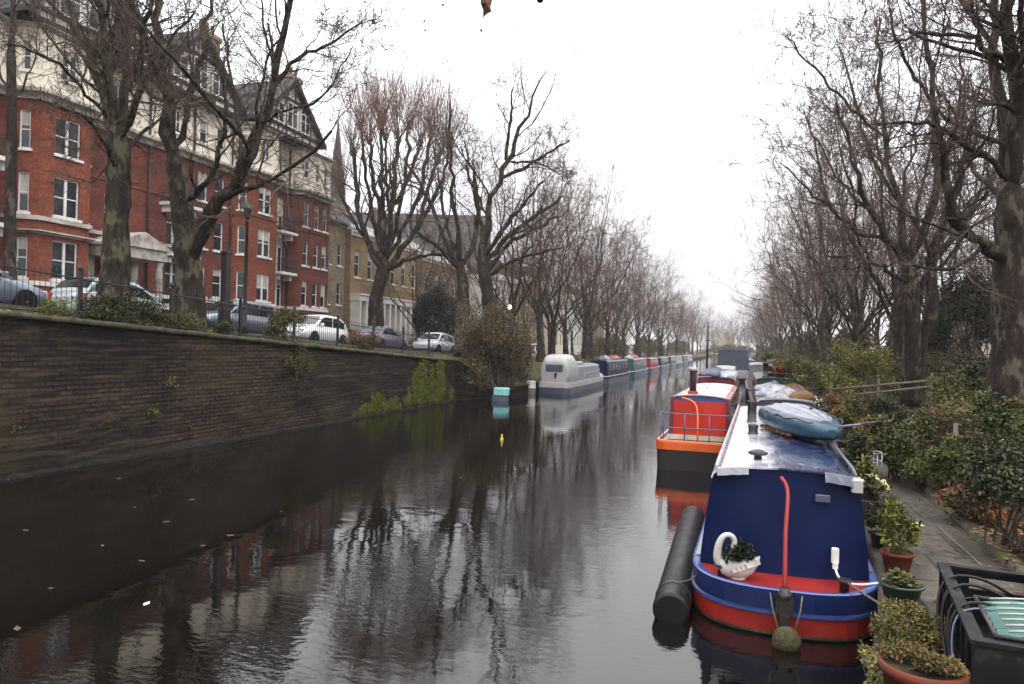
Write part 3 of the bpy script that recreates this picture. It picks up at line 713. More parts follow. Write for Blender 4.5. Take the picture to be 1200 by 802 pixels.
# church
t = thing('church', 'grey slate church roof and slender dark spire rising behind the terrace', 'church', (-50, 112, zst(100)))
c0 = P(392, 240, 118); c1 = P(572, 252, 118)
ch = MB(); nrm = np.array([c1[0]-c0[0], c1[1]-c0[1], 0]); Ln = np.linalg.norm(nrm); nrm /= Ln; bk = np.array([-nrm[1], nrm[0], 0])
b0 = np.array([c0[0], c0[1], 0])
def cp(s, w_, z): return b0+nrm*s+bk*w_+np.array([0, 0, z])
wl = MB(); wl.loft([[cp(s, w_, z) for w_, z in ((-9, 1), (9, 1), (9, 15), (0, 23), (-9, 15))] for s in (1, Ln)], True, True); part('wall', wl, M['brick_brown'], t, world=True)
rf = MB()
for sg in (-1, 1): rf.loft([[cp(s, w_, z) for w_, z in ((0, 23.1), (sg*9.6, 14.6), (sg*9.6, 14.9), (0, 23.5))] for s in (0.6, Ln+.4)], True, True)
part('roof', rf, M['slate'], t, world=True)
sc_ = P(394, 240, 116)
tw = MB(); tw.box(sc_[0]-1.6, sc_[0]+1.6, sc_[1]-1.6, sc_[1]+1.6, 1, 24); part('tower', tw, M['brick_brown'], t, world=True)
sp_ = MB(); sp_.lathe([(1.7, 24), (1.55, 24.6), (.05, 37.5)], 8, (sc_[0], sc_[1], 0), smooth=False); part('spire', sp_, M['slate'], t, world=True)
# ------------------------------------------------------------------ trees
def resample(pts, n):
    pts = np.asarray(pts, float); d = np.r_[0, np.cumsum(np.linalg.norm(np.diff(pts[:, :3], axis=0), axis=1))]
    t = np.linspace(0, d[-1], n)
    # smooth (Catmull-like) by double linear + blur
    q = np.stack([np.interp(t, d, pts[:, i]) for i in range(pts.shape[1])], 1)
    for _ in range(2): q[1:-1] = .25*q[:-2]+.5*q[1:-1]+.25*q[2:]
    return q
def grow(pp, pr, m, tr, ang, asd, lr, n, jit, up, rr, rmin, rng, tapered=.45):
    B, k, _ = pp.shape
    seg = np.linalg.norm(np.diff(pp, axis=1), axis=2).sum(1)
    t = (np.linspace(tr[0], tr[1], m)[None, :]+rng.normal(size=(B, m))*(tr[1]-tr[0])/m*.35).clip(0.02, .999)
    idx = t*(k-1); i0 = np.floor(idx).astype(int).clip(0, k-2); fr = (idx-i0)[..., None]
    bi = np.arange(B)[:, None]
    p0 = pp[bi, i0]*(1-fr)+pp[bi, i0+1]*fr
    T = pp[bi, i0+1]-pp[bi, i0]; T /= np.linalg.norm(T, axis=2)[..., None]+1e-9
    r0 = (pr[bi, i0]*(1-fr[..., 0])+pr[bi, i0+1]*fr[..., 0])
    N_ = rng.normal(size=T.shape); N_ -= T*(N_*T).sum(2)[..., None]; N_ /= np.linalg.norm(N_, axis=2)[..., None]+1e-9
    a = R(ang)+R(asd)*rng.normal(size=(B, m)); a = np.where(t > .96, a*.35, a)
    d = np.cos(a)[..., None]*T+np.sin(a)[..., None]*N_
    ln = seg[:, None]*(lr[0]+(lr[1]-lr[0])*rng.rand(B, m))*(1.15-.55*t)
    P0 = p0.reshape(-1, 3); D = d.reshape(-1, 3); LN = ln.reshape(-1); R0 = np.maximum((r0*rr).reshape(-1), rmin)
    out = [P0]; p = P0
    for i in range(n-1):
        D = D+rng.normal(size=D.shape)*jit+np.array([0, 0, up]); D /= np.linalg.norm(D, axis=1)[:, None]+1e-9
        p = p+D*(LN/(n-1))[:, None]; out.append(p)
    pts = np.stack(out, 1)
    rad = R0[:, None]*np.linspace(1, tapered, n)[None, :]; rad = np.maximum(rad, rmin*.6)
    return pts, rad
PLANE5 = 0
PLANE = [(8, (.32, 1), 42, 13, (.3, .55), 8, .17, .08, .36), (5, (.2, 1), 42, 14, (.4, .65), 6, .2, .04, .5), (4, (.2, 1), 40, 14, (.4, .7), 5, .15, .02, .6), (3, (.2, 1), 38, 14, (.45, .8), 4, .12, .01, .7), (2, (.3, 1), 36, 14, (.5, .85), 3, .1, .0, .8)]
PLANE_D = [(9, (.2, 1), 46, 15, (.3, .55), 8, .2, .07, .38), (5, (.2, 1), 42, 14, (.4, .65), 6, .2, .04, .5), (4, (.2, 1), 40, 14, (.4, .7), 5, .15, .02, .6), (3, (.2, 1), 38, 14, (.45, .8), 4, .12, .01, .7), (2, (.3, 1), 36, 14, (.5, .85), 3, .1, .0, .8)]
def crown_mesh(limbs, rng, levels=PLANE, rmin=.006, kmap=(6, 5, 4, 3, 3), n=14, nlev=4, balls=0, limbs_in=None):
    """limbs: list of (pts (k,3), radii (k,)). returns trunk-limb mb and crown mb"""
    limbs = [(p_, np.asarray(r_)*.72) for p_, r_ in limbs]
    lp = []; lr_ = []
    for p, r in limbs:
        q = resample(np.c_[p, r], n); lp.append(q[:, :3]); lr_.append(q[:, 3])
    lp = np.stack(lp); lr_ = np.stack(lr_)
    ln_ = np.linalg.norm(lp[:, -1]-lp[:, 0], axis=1)[:, None, None]
    wob = rng.normal(size=lp.shape)*.009*ln_; wob[:, 0] = 0; wob[:, 1] *= .5; lp = lp+wob
    lr_ = lr_*(1+.12*rng.normal(size=lr_.shape)).clip(.75, 1.3)
    mb = MB(); pp, pr = lp, lr_
    for li in range(nlev):
        m, tr, an, sd_, lrat, nn, jit, up, rr = levels[li]
        pp, pr = grow(pp, pr, m, tr, an, sd_, lrat, nn, jit, up, rr, rmin, rng)
        mb.tubes(pp, pr, kmap[min(li+1, 4)], 1 if li < 1 else 0)
    lim = MB(); 
    for a, b_ in zip(lp, lr_):
        b_ = b_.copy(); b_[0] *= .55; b_[1] *= .9; lim.tube(a, b_, 9)
    return lim, mb, pp
def trunk_mb(pts, r, rng, k=14, lump=.06):
    q = resample(np.c_[pts, r], 26); q[:, :2] += rng.normal(size=(26, 2))*.03*np.mean(r); mb = MB(); mb.tube(q[:, :3], q[:, 3]*(1+.05*rng.normal(size=26)), k)
    for v in mb.V: v += rng.normal(size=v.shape)*lump*np.mean(r)*.5
    return mb
def plane_tree(name, label, trunk, limbs, seed, group=None, bark='bark', twig='twig', rmin=.0072, nlev=5, levels=PLANE, balls=0, cat='tree', shoots=None):
    """trunk: list of (xyz, r); limbs: list of lists of (xyz, r), all in world coordinates"""
    rng = np.random.RandomState(seed)
    base = trunk[0][0]
    tp_, tr_ = np.asarray(trunk[-1][0], float), trunk[-1][1]; nx_ = np.asarray(limbs[0][1][0], float)
    trunk = list(trunk)+[(tp_*.75+nx_*.25, tr_*.78), (tp_*.5+nx_*.5, tr_*.45), (tp_*.3+nx_*.7, tr_*.12)]
    t = thing(name, label, cat, base, group=group)
    tq = resample(np.c_[[p for p, r in trunk], [r for p, r in trunk]], 40)
    fixed = []
    for l in limbs:      # every limb is rooted on the trunk's axis, not on its skin
        p0 = np.asarray(l[0][0], float); dd = np.linalg.norm(tq[:, :3]-p0, axis=1); k_ = int(dd.argmin())
        if dd[k_] < 1.1: l = [(tq[k_, :3]*.75+p0*.25, l[0][1])]+list(l[1:])
        fixed.append(l)
    limbs = fixed
    tm = trunk_mb([p for p, r in trunk], [r for p, r in trunk], rng)
    lim, cr, tips = crown_mesh([([p for p, r in l], [r for p, r in l]) for l in limbs], rng, levels, rmin, nlev=nlev)
    tm.V += [v for v in lim.V]; off = tm.n
    for f, m_, s_ in lim.F: tm.F.append((f+off, m_, s_))
    tm.n += lim.n
    part('trunk', tm, M[bark], t, world=True)
    if shoots is not None:      # bundles of straight pollard shoots from the knuckles
        for pos, cnt, ln in shoots:
            D = rng.normal(size=(cnt, 3))*np.array([.34, .34, .1])+np.array([0, 0, 1]); D /= np.linalg.norm(D, axis=1)[:, None]
            L_ = ln*(.6+.5*rng.rand(cnt)); tt = np.linspace(0, 1, 5)
            pts = np.asarray(pos)[None, None, :]+rng.normal(size=(cnt, 1, 3))*.12+D[:, None, :]*(tt[None, :, None]*L_[:, None, None])+np.array([0, 0, .35])*(tt**2)[None, :, None]
            rad = np.linspace(.022, .009, 5)[None, :]*np.ones((cnt, 1)); cr.tubes(pts, rad, 3)
            p2, r2 = grow(pts, rad, 5, (.3, .95), 22, 8, (.2, .35), 3, .06, .1, .6, .008, rng); cr.tubes(p2, r2, 3)
            cr.ball(pos, .2, .2, .17, 8, wob=.1)
    part('crown', cr, [M[twig], M[bark]], t, world=True)
    if balls:
        sb = MB(); e = tips[rng.choice(len(tips), min(balls, len(tips)), replace=False), -1]
        for q in e:
            l_ = .06+.1*rng.rand(); sb.tube([q, q-np.array([0, 0, l_])], .003, 3, smooth=False); sb.ball(q-np.array([0, 0, l_+.02]), .022, k=6)
        so_ = part('seed_balls', sb, M['seed'], t, world=True); so_['kind'] = 'stuff'
    return t
def px_path(lst, d):
    return [(P(x, y, d+dd), r) for x, y, dd, r in lst]

def drop(p, z): q = np.array(p); q[2] = z; return q
# T1, T2: the two big plane trees behind the railings
def base_pt(px, v, zfun):
    q = PX(px, 380, v); return np.array([q[0], q[1], zfun(q[1])])
d1 = 20.0
b1 = base_pt(133, -16.2, lambda u: zt(u)+.05)
plane_tree('plane_tree', 'bare many-stemmed plane tree with trunk behind railings left of the white porch', [(b1, .5), (P(134, 330, d1), .36), (P(138, 250, d1), .31), (P(139, 190, d1), .31), (P(138, 158, d1), .29)],
  [px_path(l, d1) for l in (
    [(136, 165, 0, .2), (115, 92, .3, .16), (95, 40, .6, .13), (72, -15, 1, .1), (60, -90, 1.4, .06)],
    [(138, 160, 0, .2), (128, 85, -.5, .17), (119, 20, -1, .13), (106, -60, -1.4, .07)],
    [(140, 160, 0, .2), (150, 80, .3, .16), (151, 0, .6, .12), (160, -80, 1, .07)],
    [(142, 170, 0, .17), (160, 112, -.6, .13), (167, 50, -1.2, .1), (185, -40, -2, .05)],
    [(134, 150, 0, .1), (100, 108, -1, .075), (78, 82, -1.8, .055), (48, 62, -2.6, .04), (10, 52, -3.4, .03)],
    [(140, 185, 0, .1), (165, 160, .8, .07), (190, 138, 1.6, .055), (222, 105, 2.4, .03)],
    [(136, 200, 0, .08), (120, 165, -1.2, .06), (96, 135, -2.2, .05), (70, 125, -3, .03)],
    [(138, 150, 0, .16), (132, 90, 1.2, .13), (135, 20, 2.2, .1), (130, -60, 3.2, .06)])], 21, 'street plane trees on the left bank', 'bark_green', levels=PLANE_D, balls=0)
d2 = 22.7
b2 = base_pt(222, -16.2, lambda u: zt(u)+.05)
plane_tree('plane_tree', 'bare plane tree with one thick limb leaning right over the canal railings', [(b2, .55), (P(222, 330, d2), .41), (P(217, 275, d2), .36), (P(212, 230, d2), .3), (P(206, 195, d2), .28)],
  [px_path(l, d2) for l in (
    [(207, 205, 0, .34), (198, 150, 0, .28), (194, 105, .2, .25), (186, 60, .4, .2), (178, 0, .8, .15), (170, -80, 1.2, .09)],
    [(219, 318, .1, .33), (238, 268, -.3, .31), (262, 232, -.7, .27), (285, 200, -1, .25), (298, 165, -1.2, .22), (302, 130, -1.3, .19), (319, 90, -1.5, .16), (336, 48, -1.7, .13), (346, 0, -2, .1), (354, -70, -2.4, .06)],
    [(316, 112, -1.4, .1), (342, 72, -1.6, .085), (382, 53, -2, .06), (424, 28, -2.6, .035)],
    [(297, 150, -1.2, .07), (330, 131, -2, .055), (362, 122, -2.6, .045), (380, 116, -3, .04), (392, 90, -3.4, .03), (415, 55, -4, .02)],
    [(215, 238, 0, .13), (235, 222, -.8, .11), (251, 204, -1.3, .1), (259, 178, -1.6, .085), (263, 140, -1.8, .07), (264, 70, -2, .04)],
    [(203, 185, 0, .16), (220, 125, .8, .13), (236, 62, 1.4, .1), (252, -20, 2, .06)],
    [(196, 120, 0, .13), (180, 70, -1, .1), (160, 20, -2, .07), (140, -50, -3, .04)],
    [(285, 200, -1, .12), (280, 160, -.2, .1), (272, 100, .4, .08), (262, 30, 1, .05)],
    [(262, 232, -.7, .07), (300, 215, -1.8, .05), (325, 208, -2.6, .04), (342, 218, -3, .03), (350, 245, -3.3, .015)])], 22, 'street plane trees on the left bank', 'bark_green', levels=PLANE_D, balls=0)
b0 = base_pt(12, -28.6, lambda u: zst(u))
plane_tree('plane_tree', 'slender dark bare tree at the far left edge in front of the mansion balconies', [(b0, .26), (P(12, 260, 31), .22), (P(14, 150, 31), .2), (P(13, 60, 31), .17)],
  [px_path(l, 31) for l in ([(13, 70, 0, .16), (16, 0, 0, .12), (20, -80, 0, .07)], [(13, 110, 0, .07), (-10, 60, 1, .05), (-40, 20, 1, .03)], [(14, 190, 0, .06), (-12, 160, -.5, .04), (-30, 150, -1, .02)], [(13, 130, 0, .06), (40, 70, -1, .04), (50, 10, -1, .02)])], 23, 'street plane trees on the left bank', 'bark_dark', nlev=4)
# T3: pollarded plane across the road
d3 = 58
b3 = base_pt(443, -27.6, lambda u: zst(u)+.1)
kn = [(414, 182, 0), (400, 228, 1.5), (433, 168, 1), (466, 161, 0), (452, 163, 2), (491, 175, -1), (513, 190, 0), (526, 178, 1), (480, 150, 2.4), (505, 160, -2.5), (422, 150, 3), (446, 150, -3)]
plane_tree('plane_tree', 'pollarded plane tree with upright knobbly limbs and brushy shoots across the road', [(b3, .75), (P(440, 350, d3), .55), (P(448, 322, d3), .52), (P(452, 305, d3), .4)],
  [px_path(l, d3) for l in (
    [(450, 318, 0, .38), (430, 287, 0, .32), (420, 248, 0, .26), (414, 182, 0, .2)], [(434, 292, 0, .22), (414, 259, .8, .18), (400, 228, 1.5, .14)],
    [(452, 308, 0, .36), (445, 255, .4, .28), (438, 210, .7, .22), (433, 168, 1, .16)], [(456, 308, 0, .4), (459, 245, 0, .32), (463, 205, 0, .26), (466, 161, 0, .2)],
    [(457, 258, 0, .22), (452, 205, 1, .18), (452, 163, 2, .14)], [(464, 240, 0, .24), (480, 207, -.6, .2), (491, 175, -1, .15)],
    [(455, 320, 0, .4), (480, 287, 0, .32), (494, 255, 0, .26), (502, 217, 0, .22), (513, 190, 0, .17)], [(487, 268, 0, .2), (515, 222, .6, .17), (526, 178, 1, .13)],
    [(456, 320, -.2, .26), (480, 303, -1, .22), (505, 297, -1.8, .18), (530, 300, -2.6, .1)], [(460, 300, 0, .3), (472, 230, 1.5, .24), (480, 150, 2.4, .15)], [(460, 300, 0, .3), (490, 235, -1.5, .22), (505, 160, -2.5, .15)],
    [(450, 300, 0, .3), (432, 230, 2, .22), (422, 150, 3, .14)], [(455, 300, 0, .3), (448, 230, -2, .22), (446, 150, -3, .14)])], 24, 'street plane trees on the left bank', 'bark_dark', 'twig_red', rmin=.014, nlev=2,
  shoots=[(P(x, y, d3+dd), 46, 5.2) for x, y, dd in kn])
# T4: pair in front of the church roof
d4 = 49
b4 = base_pt(543, -16.3, lambda u: zt(u)+.1)
plane_tree('plane_tree', 'bare plane tree with fanned thin limbs beside the dark round evergreen', [(b4, .55), (P(543, 360, d4), .42), (P(542, 330, d4), .38), (P(540, 312, d4), .32)],
  [px_path(l, d4) for l in (
    [(540, 318, 0, .3), (516, 270, .5, .22), (501, 227, 1, .16), (473, 187, 1.6, .08)], [(541, 315, 0, .3), (536, 269, -.4, .24), (529, 207, -.8, .18), (526, 161, -1, .13), (527, 120, -1, .07)],
    [(536, 316, 0, .2), (505, 283, -1, .15), (480, 266, -1.8, .08)], [(543, 315, 0, .26), (560, 270, 1.5, .2), (556, 215, 2.2, .14), (545, 165, 3, .07)], [(541, 312, 0, .2), (520, 250, 2, .16), (512, 195, 3.2, .08)])], 25, 'street plane trees on the left bank', 'bark_dark', rmin=.009)
b4 = base_pt(577, -16.1, lambda u: zt(u)+.1)
plane_tree('plane_tree', 'tall bare plane tree with one long stem leaning right above the brown bush', [(b4, .6), (P(574, 360, d4), .46), (P(568, 325, d4), .42), (P(565, 298, d4), .36)],
  [px_path(l, d4) for l in (
    [(565, 300, 0, .38), (574, 241, 0, .3), (592, 189, 0, .24), (609, 151, 0, .18), (631, 104, 0, .1), (640, 85, 0, .05)], [(592, 188, 0, .16), (597, 150, -.5, .13), (601, 100, -1, .07)],
    [(572, 245, 0, .14), (550, 210, .6, .1), (541, 170, 1, .06)], [(587, 210, 0, .18), (623, 192, -.6, .13), (668, 163, -1.4, .06)], [(565, 303, 0, .26), (595, 262, -1, .2), (638, 212, -2, .1)],
    [(570, 308, 0, .26), (609, 264, 1, .2), (660, 232, 2, .1)], [(572, 322, 0, .25), (596, 284, .6, .2), (653, 254, 1.4, .1)], [(597, 190, 0, .12), (630, 190, .8, .1), (655, 204, 1.6, .05)], [(574, 325, 0, .2), (605, 302, -1.5, .14), (660, 290, -3, .06)],
    [(570, 290, 0, .2), (560, 240, 2, .15), (556, 190, 3, .07)])], 26, 'street plane trees on the left bank', 'bark_dark', rmin=.009)

# right bank: R1 at the edge of the picture, R2 double trunk
dr1 = 18.6
bR = base_pt(1188, 6.5, lambda u: 1.15)
plane_tree('plane_tree', 'thick ivy-dark plane trunk at the right edge with a mossy limb reaching left', [(bR, .62), (P(1187, 400, dr1), .46), (P(1184, 330, dr1), .40), (P(1184, 270, dr1), .36), (P(1186, 210, dr1), .30)],
  [px_path(l, dr1) for l in (
    [(1182, 308, 0, .26), (1166, 294, -.3, .24), (1139, 277, -.8, .2), (1117, 263, -1.3, .18), (1108, 236, -1.7, .14), (1112, 190, -2, .11), (1098, 130, -2.4, .07)],
    [(1184, 220, 0, .24), (1173, 180, .2, .21), (1171, 120, .4, .18), (1163, 60, .6, .15), (1160, 0, .8, .12), (1165, -80, 1, .07)],
    [(1186, 225, 0, .3), (1192, 140, -.4, .26), (1187, 70, -.8, .22), (1179, 10, -1.2, .18), (1170, -70, -1.6, .1)],
    [(1176, 200, 0, .11), (1130, 165, -1, .085), (1085, 145, -1.8, .06), (1032, 140, -2.6, .035)],
    [(1190, 85, 0, .1), (1165, 62, -.8, .085), (1143, 44, -1.4, .07), (1110, 33, -2, .055), (1075, 40, -2.6, .04), (1030, 55, -3.2, .02)],
    [(1180, 75, 0, .11), (1150, 32, .8, .09), (1118, -5, 1.5, .06), (1080, -40, 2, .03)],
    [(1186, 250, 0, .2), (1210, 180, .6, .16), (1230, 100, 1, .1), (1250, 0, 1.4, .05)],
    [(1180, 240, 0, .12), (1150, 215, 1.2, .1), (1130, 180, 2, .08), (1125, 110, 2.8, .05)],
    [(1190, 110, -.5, .14), (1200, 40, -2, .1), (1190, -60, -3, .05)])], 31, 'bare trees along the towpath', 'bark_dark', levels=PLANE_D, balls=60)
dr2 = 29
bR = base_pt(1070, 6.6, lambda u: 1.1)
bR2 = base_pt(1085, 6.9, lambda u: 1.1)
plane_tree('plane_tree', 'twin-trunked bare plane tree with wide crown above the wooden rails', [(bR, .40), (P(1069, 370, dr2), .31), (P(1066, 325, dr2), .29), (P(1064, 300, dr2), .25)],
  [[(bR2, .42), (P(1086, 380, dr2+.4), .32), (P(1088, 330, dr2+.4), .3), (P(1092, 300, dr2+.4), .26), (P(1112, 240, dr2), .2), (P(1132, 190, dr2-.4), .15), (P(1152, 140, dr2-1), .08)]]+[px_path(l, dr2) for l in (
    [(1064, 315, 0, .22), (1041, 282, -.5, .17), (1014, 242, -1, .14), (1000, 185, -1.4, .1), (980, 120, -2, .05)],
    [(1065, 308, 0, .24), (1054, 232, .3, .19), (1036, 155, .6, .14), (1028, 95, .9, .1), (1035, 20, 1.2, .06)],
    [(1068, 305, 0, .28), (1095, 250, 0, .24), (1101, 180, 0, .2), (1090, 115, 0, .16), (1083, 40, 0, .12), (1080, -50, 0, .06)],
    [(1092, 308, 0, .2), (1115, 280, 1, .16), (1142, 238, 2, .12), (1170, 200, 3, .06)],
    [(1063, 335, 0, .12), (1030, 312, -1.6, .09), (1000, 298, -3, .07), (970, 300, -4, .04)],
    [(1040, 282, 0, .11), (1000, 268, -1.4, .09), (960, 235, -2.6, .06), (915, 190, -3.6, .03)],
    [(1036, 160, .6, .1), (1000, 130, 0, .08), (960, 85, -.8, .06), (920, 40, -1.6, .03)],
    [(1100, 200, 0, .12), (1125, 130, 1, .1), (1130, 50, 2, .06)],
    [(1054, 235, .3, .12), (1030, 205, 2, .1), (1010, 150, 3, .08), (985, 60, 4, .05)],
    [(1090, 120, 0, .1), (1060, 70, -1.5, .08), (1040, 10, -2.5, .05)],
    [(1014, 245, -1, .08), (975, 200, .5, .06), (940, 130, 1.6, .03)])], 32, 'bare trees along the towpath', 'bark_dark', rmin=.008, balls=90)

# generic bare trees: a few individuals grown, the rest copies turned and scaled
def generic(seed, h=17, spread=5.5, tr=.4, bark='bark_dark', twig='twig', rmin=.018, nl=8, levels=PLANE, nlev=4, pollard=False):
    rng = np.random.RandomState(seed)
    hh = h*(.16+.06*rng.rand()); lean = rng.normal(size=2)*.25
    trunk = [(np.array([0, 0, -.2]), tr*1.35), (np.array([lean[0]*.3, lean[1]*.3, hh*.4]), tr), (np.array([lean[0], lean[1], hh]), tr*.92), (np.array([lean[0]*1.2, lean[1]*1.2, hh*1.3]), tr*.75)]
    limbs = []
    for i in range(nl):
        a = 2*math.pi*(i+.6*rng.rand())/nl; up_ = i % 3 == 0
        s = spread*(.35 if up_ else .75+.35*rng.rand()); top = h*((.95 if up_ else .62)+.15*rng.rand())
        d = np.array([math.cos(a), math.sin(a), 0]); st = np.array([lean[0], lean[1], hh*(.85+.4*rng.rand())])
        r = tr*(.36+.12*rng.rand())
        limbs.append([(st, r), (st+d*s*.4+np.array([0, 0, (top-hh)*.28]), r*.75), (st+d*s*.75+np.array([0, 0, (top-hh)*.6]), r*.5), (st+d*s+np.array([0, 0, top-hh]), r*.2)])
    t = plane_tree('bare_tree', None, trunk, limbs, seed, None, bark, twig, rmin, nlev, levels)
    return t
MIDL = [(7, (.25, 1), 40, 12, (.34, .55), 6, .17, .08, .38), (4, (.25, 1), 38, 13, (.4, .65), 5, .17, .05, .5), (4, (.2, 1), 36, 14, (.45, .75), 4, .14, .03, .6), (3, (.2, 1), 34, 14, (.5, .85), 3, .1, .02, .7)]
protos = [generic(101, 18, 5.6, .36, 'bark_dark', 'twig_red', .011, 8, MIDL), generic(102, 19, 5, .34, 'bark', 'twig_red', .011, 8, MIDL), generic(103, 17, 6, .33, 'bark_dark', 'twig', .011, 9, MIDL), generic(104, 16, 4.6, .3, 'bark_green', 'twig', .011, 8, MIDL)]
used = set()
def place_tree(k, x, y, z, s, rz, label, group, name='bare_tree'):
    p = protos[k % 4]
    o = p if k % 4 not in used else copy_tree(p)
    used.add(k % 4)
    o.location = (x, y, z); o.rotation_euler = (0, 0, rz); h_ = math.sin(x*12.9+y*78.2)*43758.5; h_ -= math.floor(h_); h2_ = (h_*57.3) % 1; o.rotation_euler = ((h_-.5)*.09, (h2_-.5)*.09, rz); s *= .88+.24*h_; o.scale = (s, s, s*(.9+.2*h2_)); o.location = (x+(h2_-.5)*.8, y+(h_-.5)*2.0, z); tag(o, label, 'tree', group)
    return o
GL = 'bare trees receding along the left bank'; GR = 'bare trees receding along the towpath'
left = [(55, -16.6, 'bare tree standing just left of the lit street lamp behind the brown bush'), (60.5, -16.2, 'bare dark tree behind the small white-roofed cars past the brown bush'), (66, -16.4, 'bare tree behind the stern of the white cruiser'), (72, -16.8, 'bare tree behind the low cabin of the white cruiser'),
        (78, -16.4, 'bare tree behind the stern of the navy narrowboat'), (85, -16.6, 'bare tree behind the bow of the navy narrowboat'), (93, -16.5, 'bare tree behind the teal narrowboat'), (101, -16.6, 'bare tree behind the dull red narrowboat')]
for i, (u, v, lb) in enumerate(left): place_tree(i, v, u, zt(u), [.88, .93, .95, .88, .88, .86, .85, .85][i], i*1.7, lb, GL)
for i, u in enumerate([110, 119, 129, 140, 152, 165, 179, 194, 210, 228, 248, 270, 295, 322]):
    place_tree(i+1, -16.5+.5*math.sin(i*2.1), u, zt(u), (.84+.06*math.sin(i*1.3)), i*2.3, 'one of the hazy bare trees in the far left bank row', GL)
for i, u in enumerate([64, 75, 86, 98, 112, 128, 146, 166, 190]):
    place_tree(i+2, -28.6+.6*math.sin(i*3.1), u, zst(u)+.1, (.84+.07*math.sin(i*2)), i*1.1, ['bare tree in front of the yellow brick house across the street', 'bare tree in front of the pale stucco house across the street', 'bare tree across the street behind the navy narrowboat', 'bare tree across the street behind the teal narrowboat'][i] if i < 4 else 'one of the hazy bare trees along the far side of the left street', 'bare trees along the far pavement')
right = [(40, 6.9, 'bare tree behind the yellow-green bush beside the wooden rails'), (46.5, 6.4, 'slim bare tree just past the yellow-green bush on the towpath'), (53, 7.0, 'bare tree past the slim one on the towpath side'), (60, 6.5, 'bare tree with low limbs where the towpath hedge begins to fade'), (69, 6.8, 'bare tree beyond the green-roofed boat on the towpath side'), (79, 6.6, 'bare tree level with the blue-roofed wide boat on the towpath side')]
for i, (u, v, lb) in enumerate(right): place_tree(i+2, v, u, 1.05, [.95, .86, .92, .9, .9, .9][i], i*1.9+.4, lb, GR)
for i, u in enumerate([90, 102, 115, 129, 145, 162, 181, 202, 225, 250, 280, 312]):
    place_tree(i+3, 6.7+.5*math.sin(i*1.7), u, 1.05, .84+.06*math.sin(i*1.9), i*2.9, 'one of the hazy bare trees in the far towpath row', GR)
for i, (u, v) in enumerate([(30, 13.5), (37, 12.5), (45, 13.5), (54, 12.8), (64, 13.2), (76, 12.6), (90, 13.4), (108, 13), (130, 12.5)]):
    place_tree(i+1, v, u, 1.25, .86+.07*math.sin(i*2.3), i*2.2, ['bare tree in the garden behind the thick right edge trunk', 'bare tree in the garden behind the twin-trunked plane', 'bare tree in the garden left of the dark evergreen', 'bare tree in the garden before the pale glimpsed house'][i] if i < 4 else 'one of the bare trees in the gardens behind the towpath row', 'bare trees in the gardens behind the towpath')
for i in range(4):
    if i not in used: raise Exception('proto unused')
# dense woodland at the very end
for i in range(9):
    place_tree(i, -14+2.6*i, 338+(i % 3)*6, 1.0, .8, i*1.3, 'one of the misty bare trees closing the end of the canal', 'trees closing the far end')

# ------------------------------------------------------------------ bushes and plants
def blob(rng, n, c, rx, ry, rz, clumps=14, tight=.32, hollow=.55, bottom=-.6):
    """clumped points in an ellipsoid, denser near its skin"""
    cc = rng.normal(size=(clumps, 3)); cc /= np.linalg.norm(cc, axis=1)[:, None]; cc[:, 2] = np.abs(cc[:, 2])*1.3+bottom*rng.rand(clumps); 
    cc *= (hollow+(1-hollow)*rng.rand(clumps))[:, None]*.85
    k = rng.randint(0, clumps, n); w_ = rng.normal(size=(n, 3)); w_ /= np.linalg.norm(w_, axis=1)[:, None]; w_ *= (rng.rand(n)**.5)[:, None]
    p = cc[k]+w_*tight*(.7+.6*rng.rand(clumps))[k][:, None]
    p = p*np.array([rx, ry, rz])+np.asarray(c); return p
def bush(name, label, cat, base, rx, ry, h, mats, n, leaf, seed, group=None, stems=18, clumps=16, tight=.34, flat=.2, asp=.6, droop=0, extra=None, stem_mat='twig', bottom=-.95):
    rng = np.random.RandomState(seed)
    t = thing(name, label, cat, base, group=group)
    base = np.asarray(base, float)
    c = base+np.array([0, 0, h*.5])
    pos = blob(rng, n, c, rx, ry, h*.5, clumps, tight, bottom=bottom); pos = pos[pos[:, 2] > base[2]+.01]
    if stems:
        sm = MB(); tips = pos[rng.choice(len(pos), stems)]
        tt = np.linspace(0, 1, 5)[None, :, None]
        b_ = base+rng.normal(size=(stems, 3))*np.array([rx*.2, ry*.2, 0])-np.array([0, 0, .05])
        pts = b_[:, None, :]*(1-tt)+tips[:, None, :]*tt; pts[:, 1:4] += rng.normal(size=(stems, 3, 3))*.05*h
        sm.tubes(pts, np.linspace(1, .4, 5)[None, :]*(.008+.012*h*rng.rand(stems))[:, None], 4)
        part('stems', sm, M[stem_mat], t, world=True)
    lv = MB(); ms = mats if isinstance(mats, list) else [mats]
    sp = rng.choice(len(ms), len(pos), p=[.65]+[.35/(len(ms)-1)]*(len(ms)-1) if len(ms) > 1 else [1])
    for i in range(len(ms)): lv.leaves(pos[sp == i], leaf, rng, i, flat, asp, droop)
    part('foliage', lv, [M[q] for q in ms], t, world=True)
    if extra:
        em, en, es, nm = extra
        e = MB(); q = pos[np.argsort(pos[:, 2]+rng.rand(len(pos))*h*.4)[-en*3:]]; q = q[rng.choice(len(q), en, replace=False)]+np.array([0, 0, leaf*.4])
        for p_ in q: e.leaves(np.repeat(p_[None], 6, 0), es, rng, 0, .3, .8)
        part(nm, e, M[em], t, world=True)
    return t
def gz(x, u):
    p = path_x(u)
    return float(np.interp(x, [p, p+.6, p+1.6, p+3, p+5, 14, 40], [.58, .68, .8, .95, 1.1, 1.3, 1.5]))
def at(px, py, z): q = PZ(px, py, z); return q
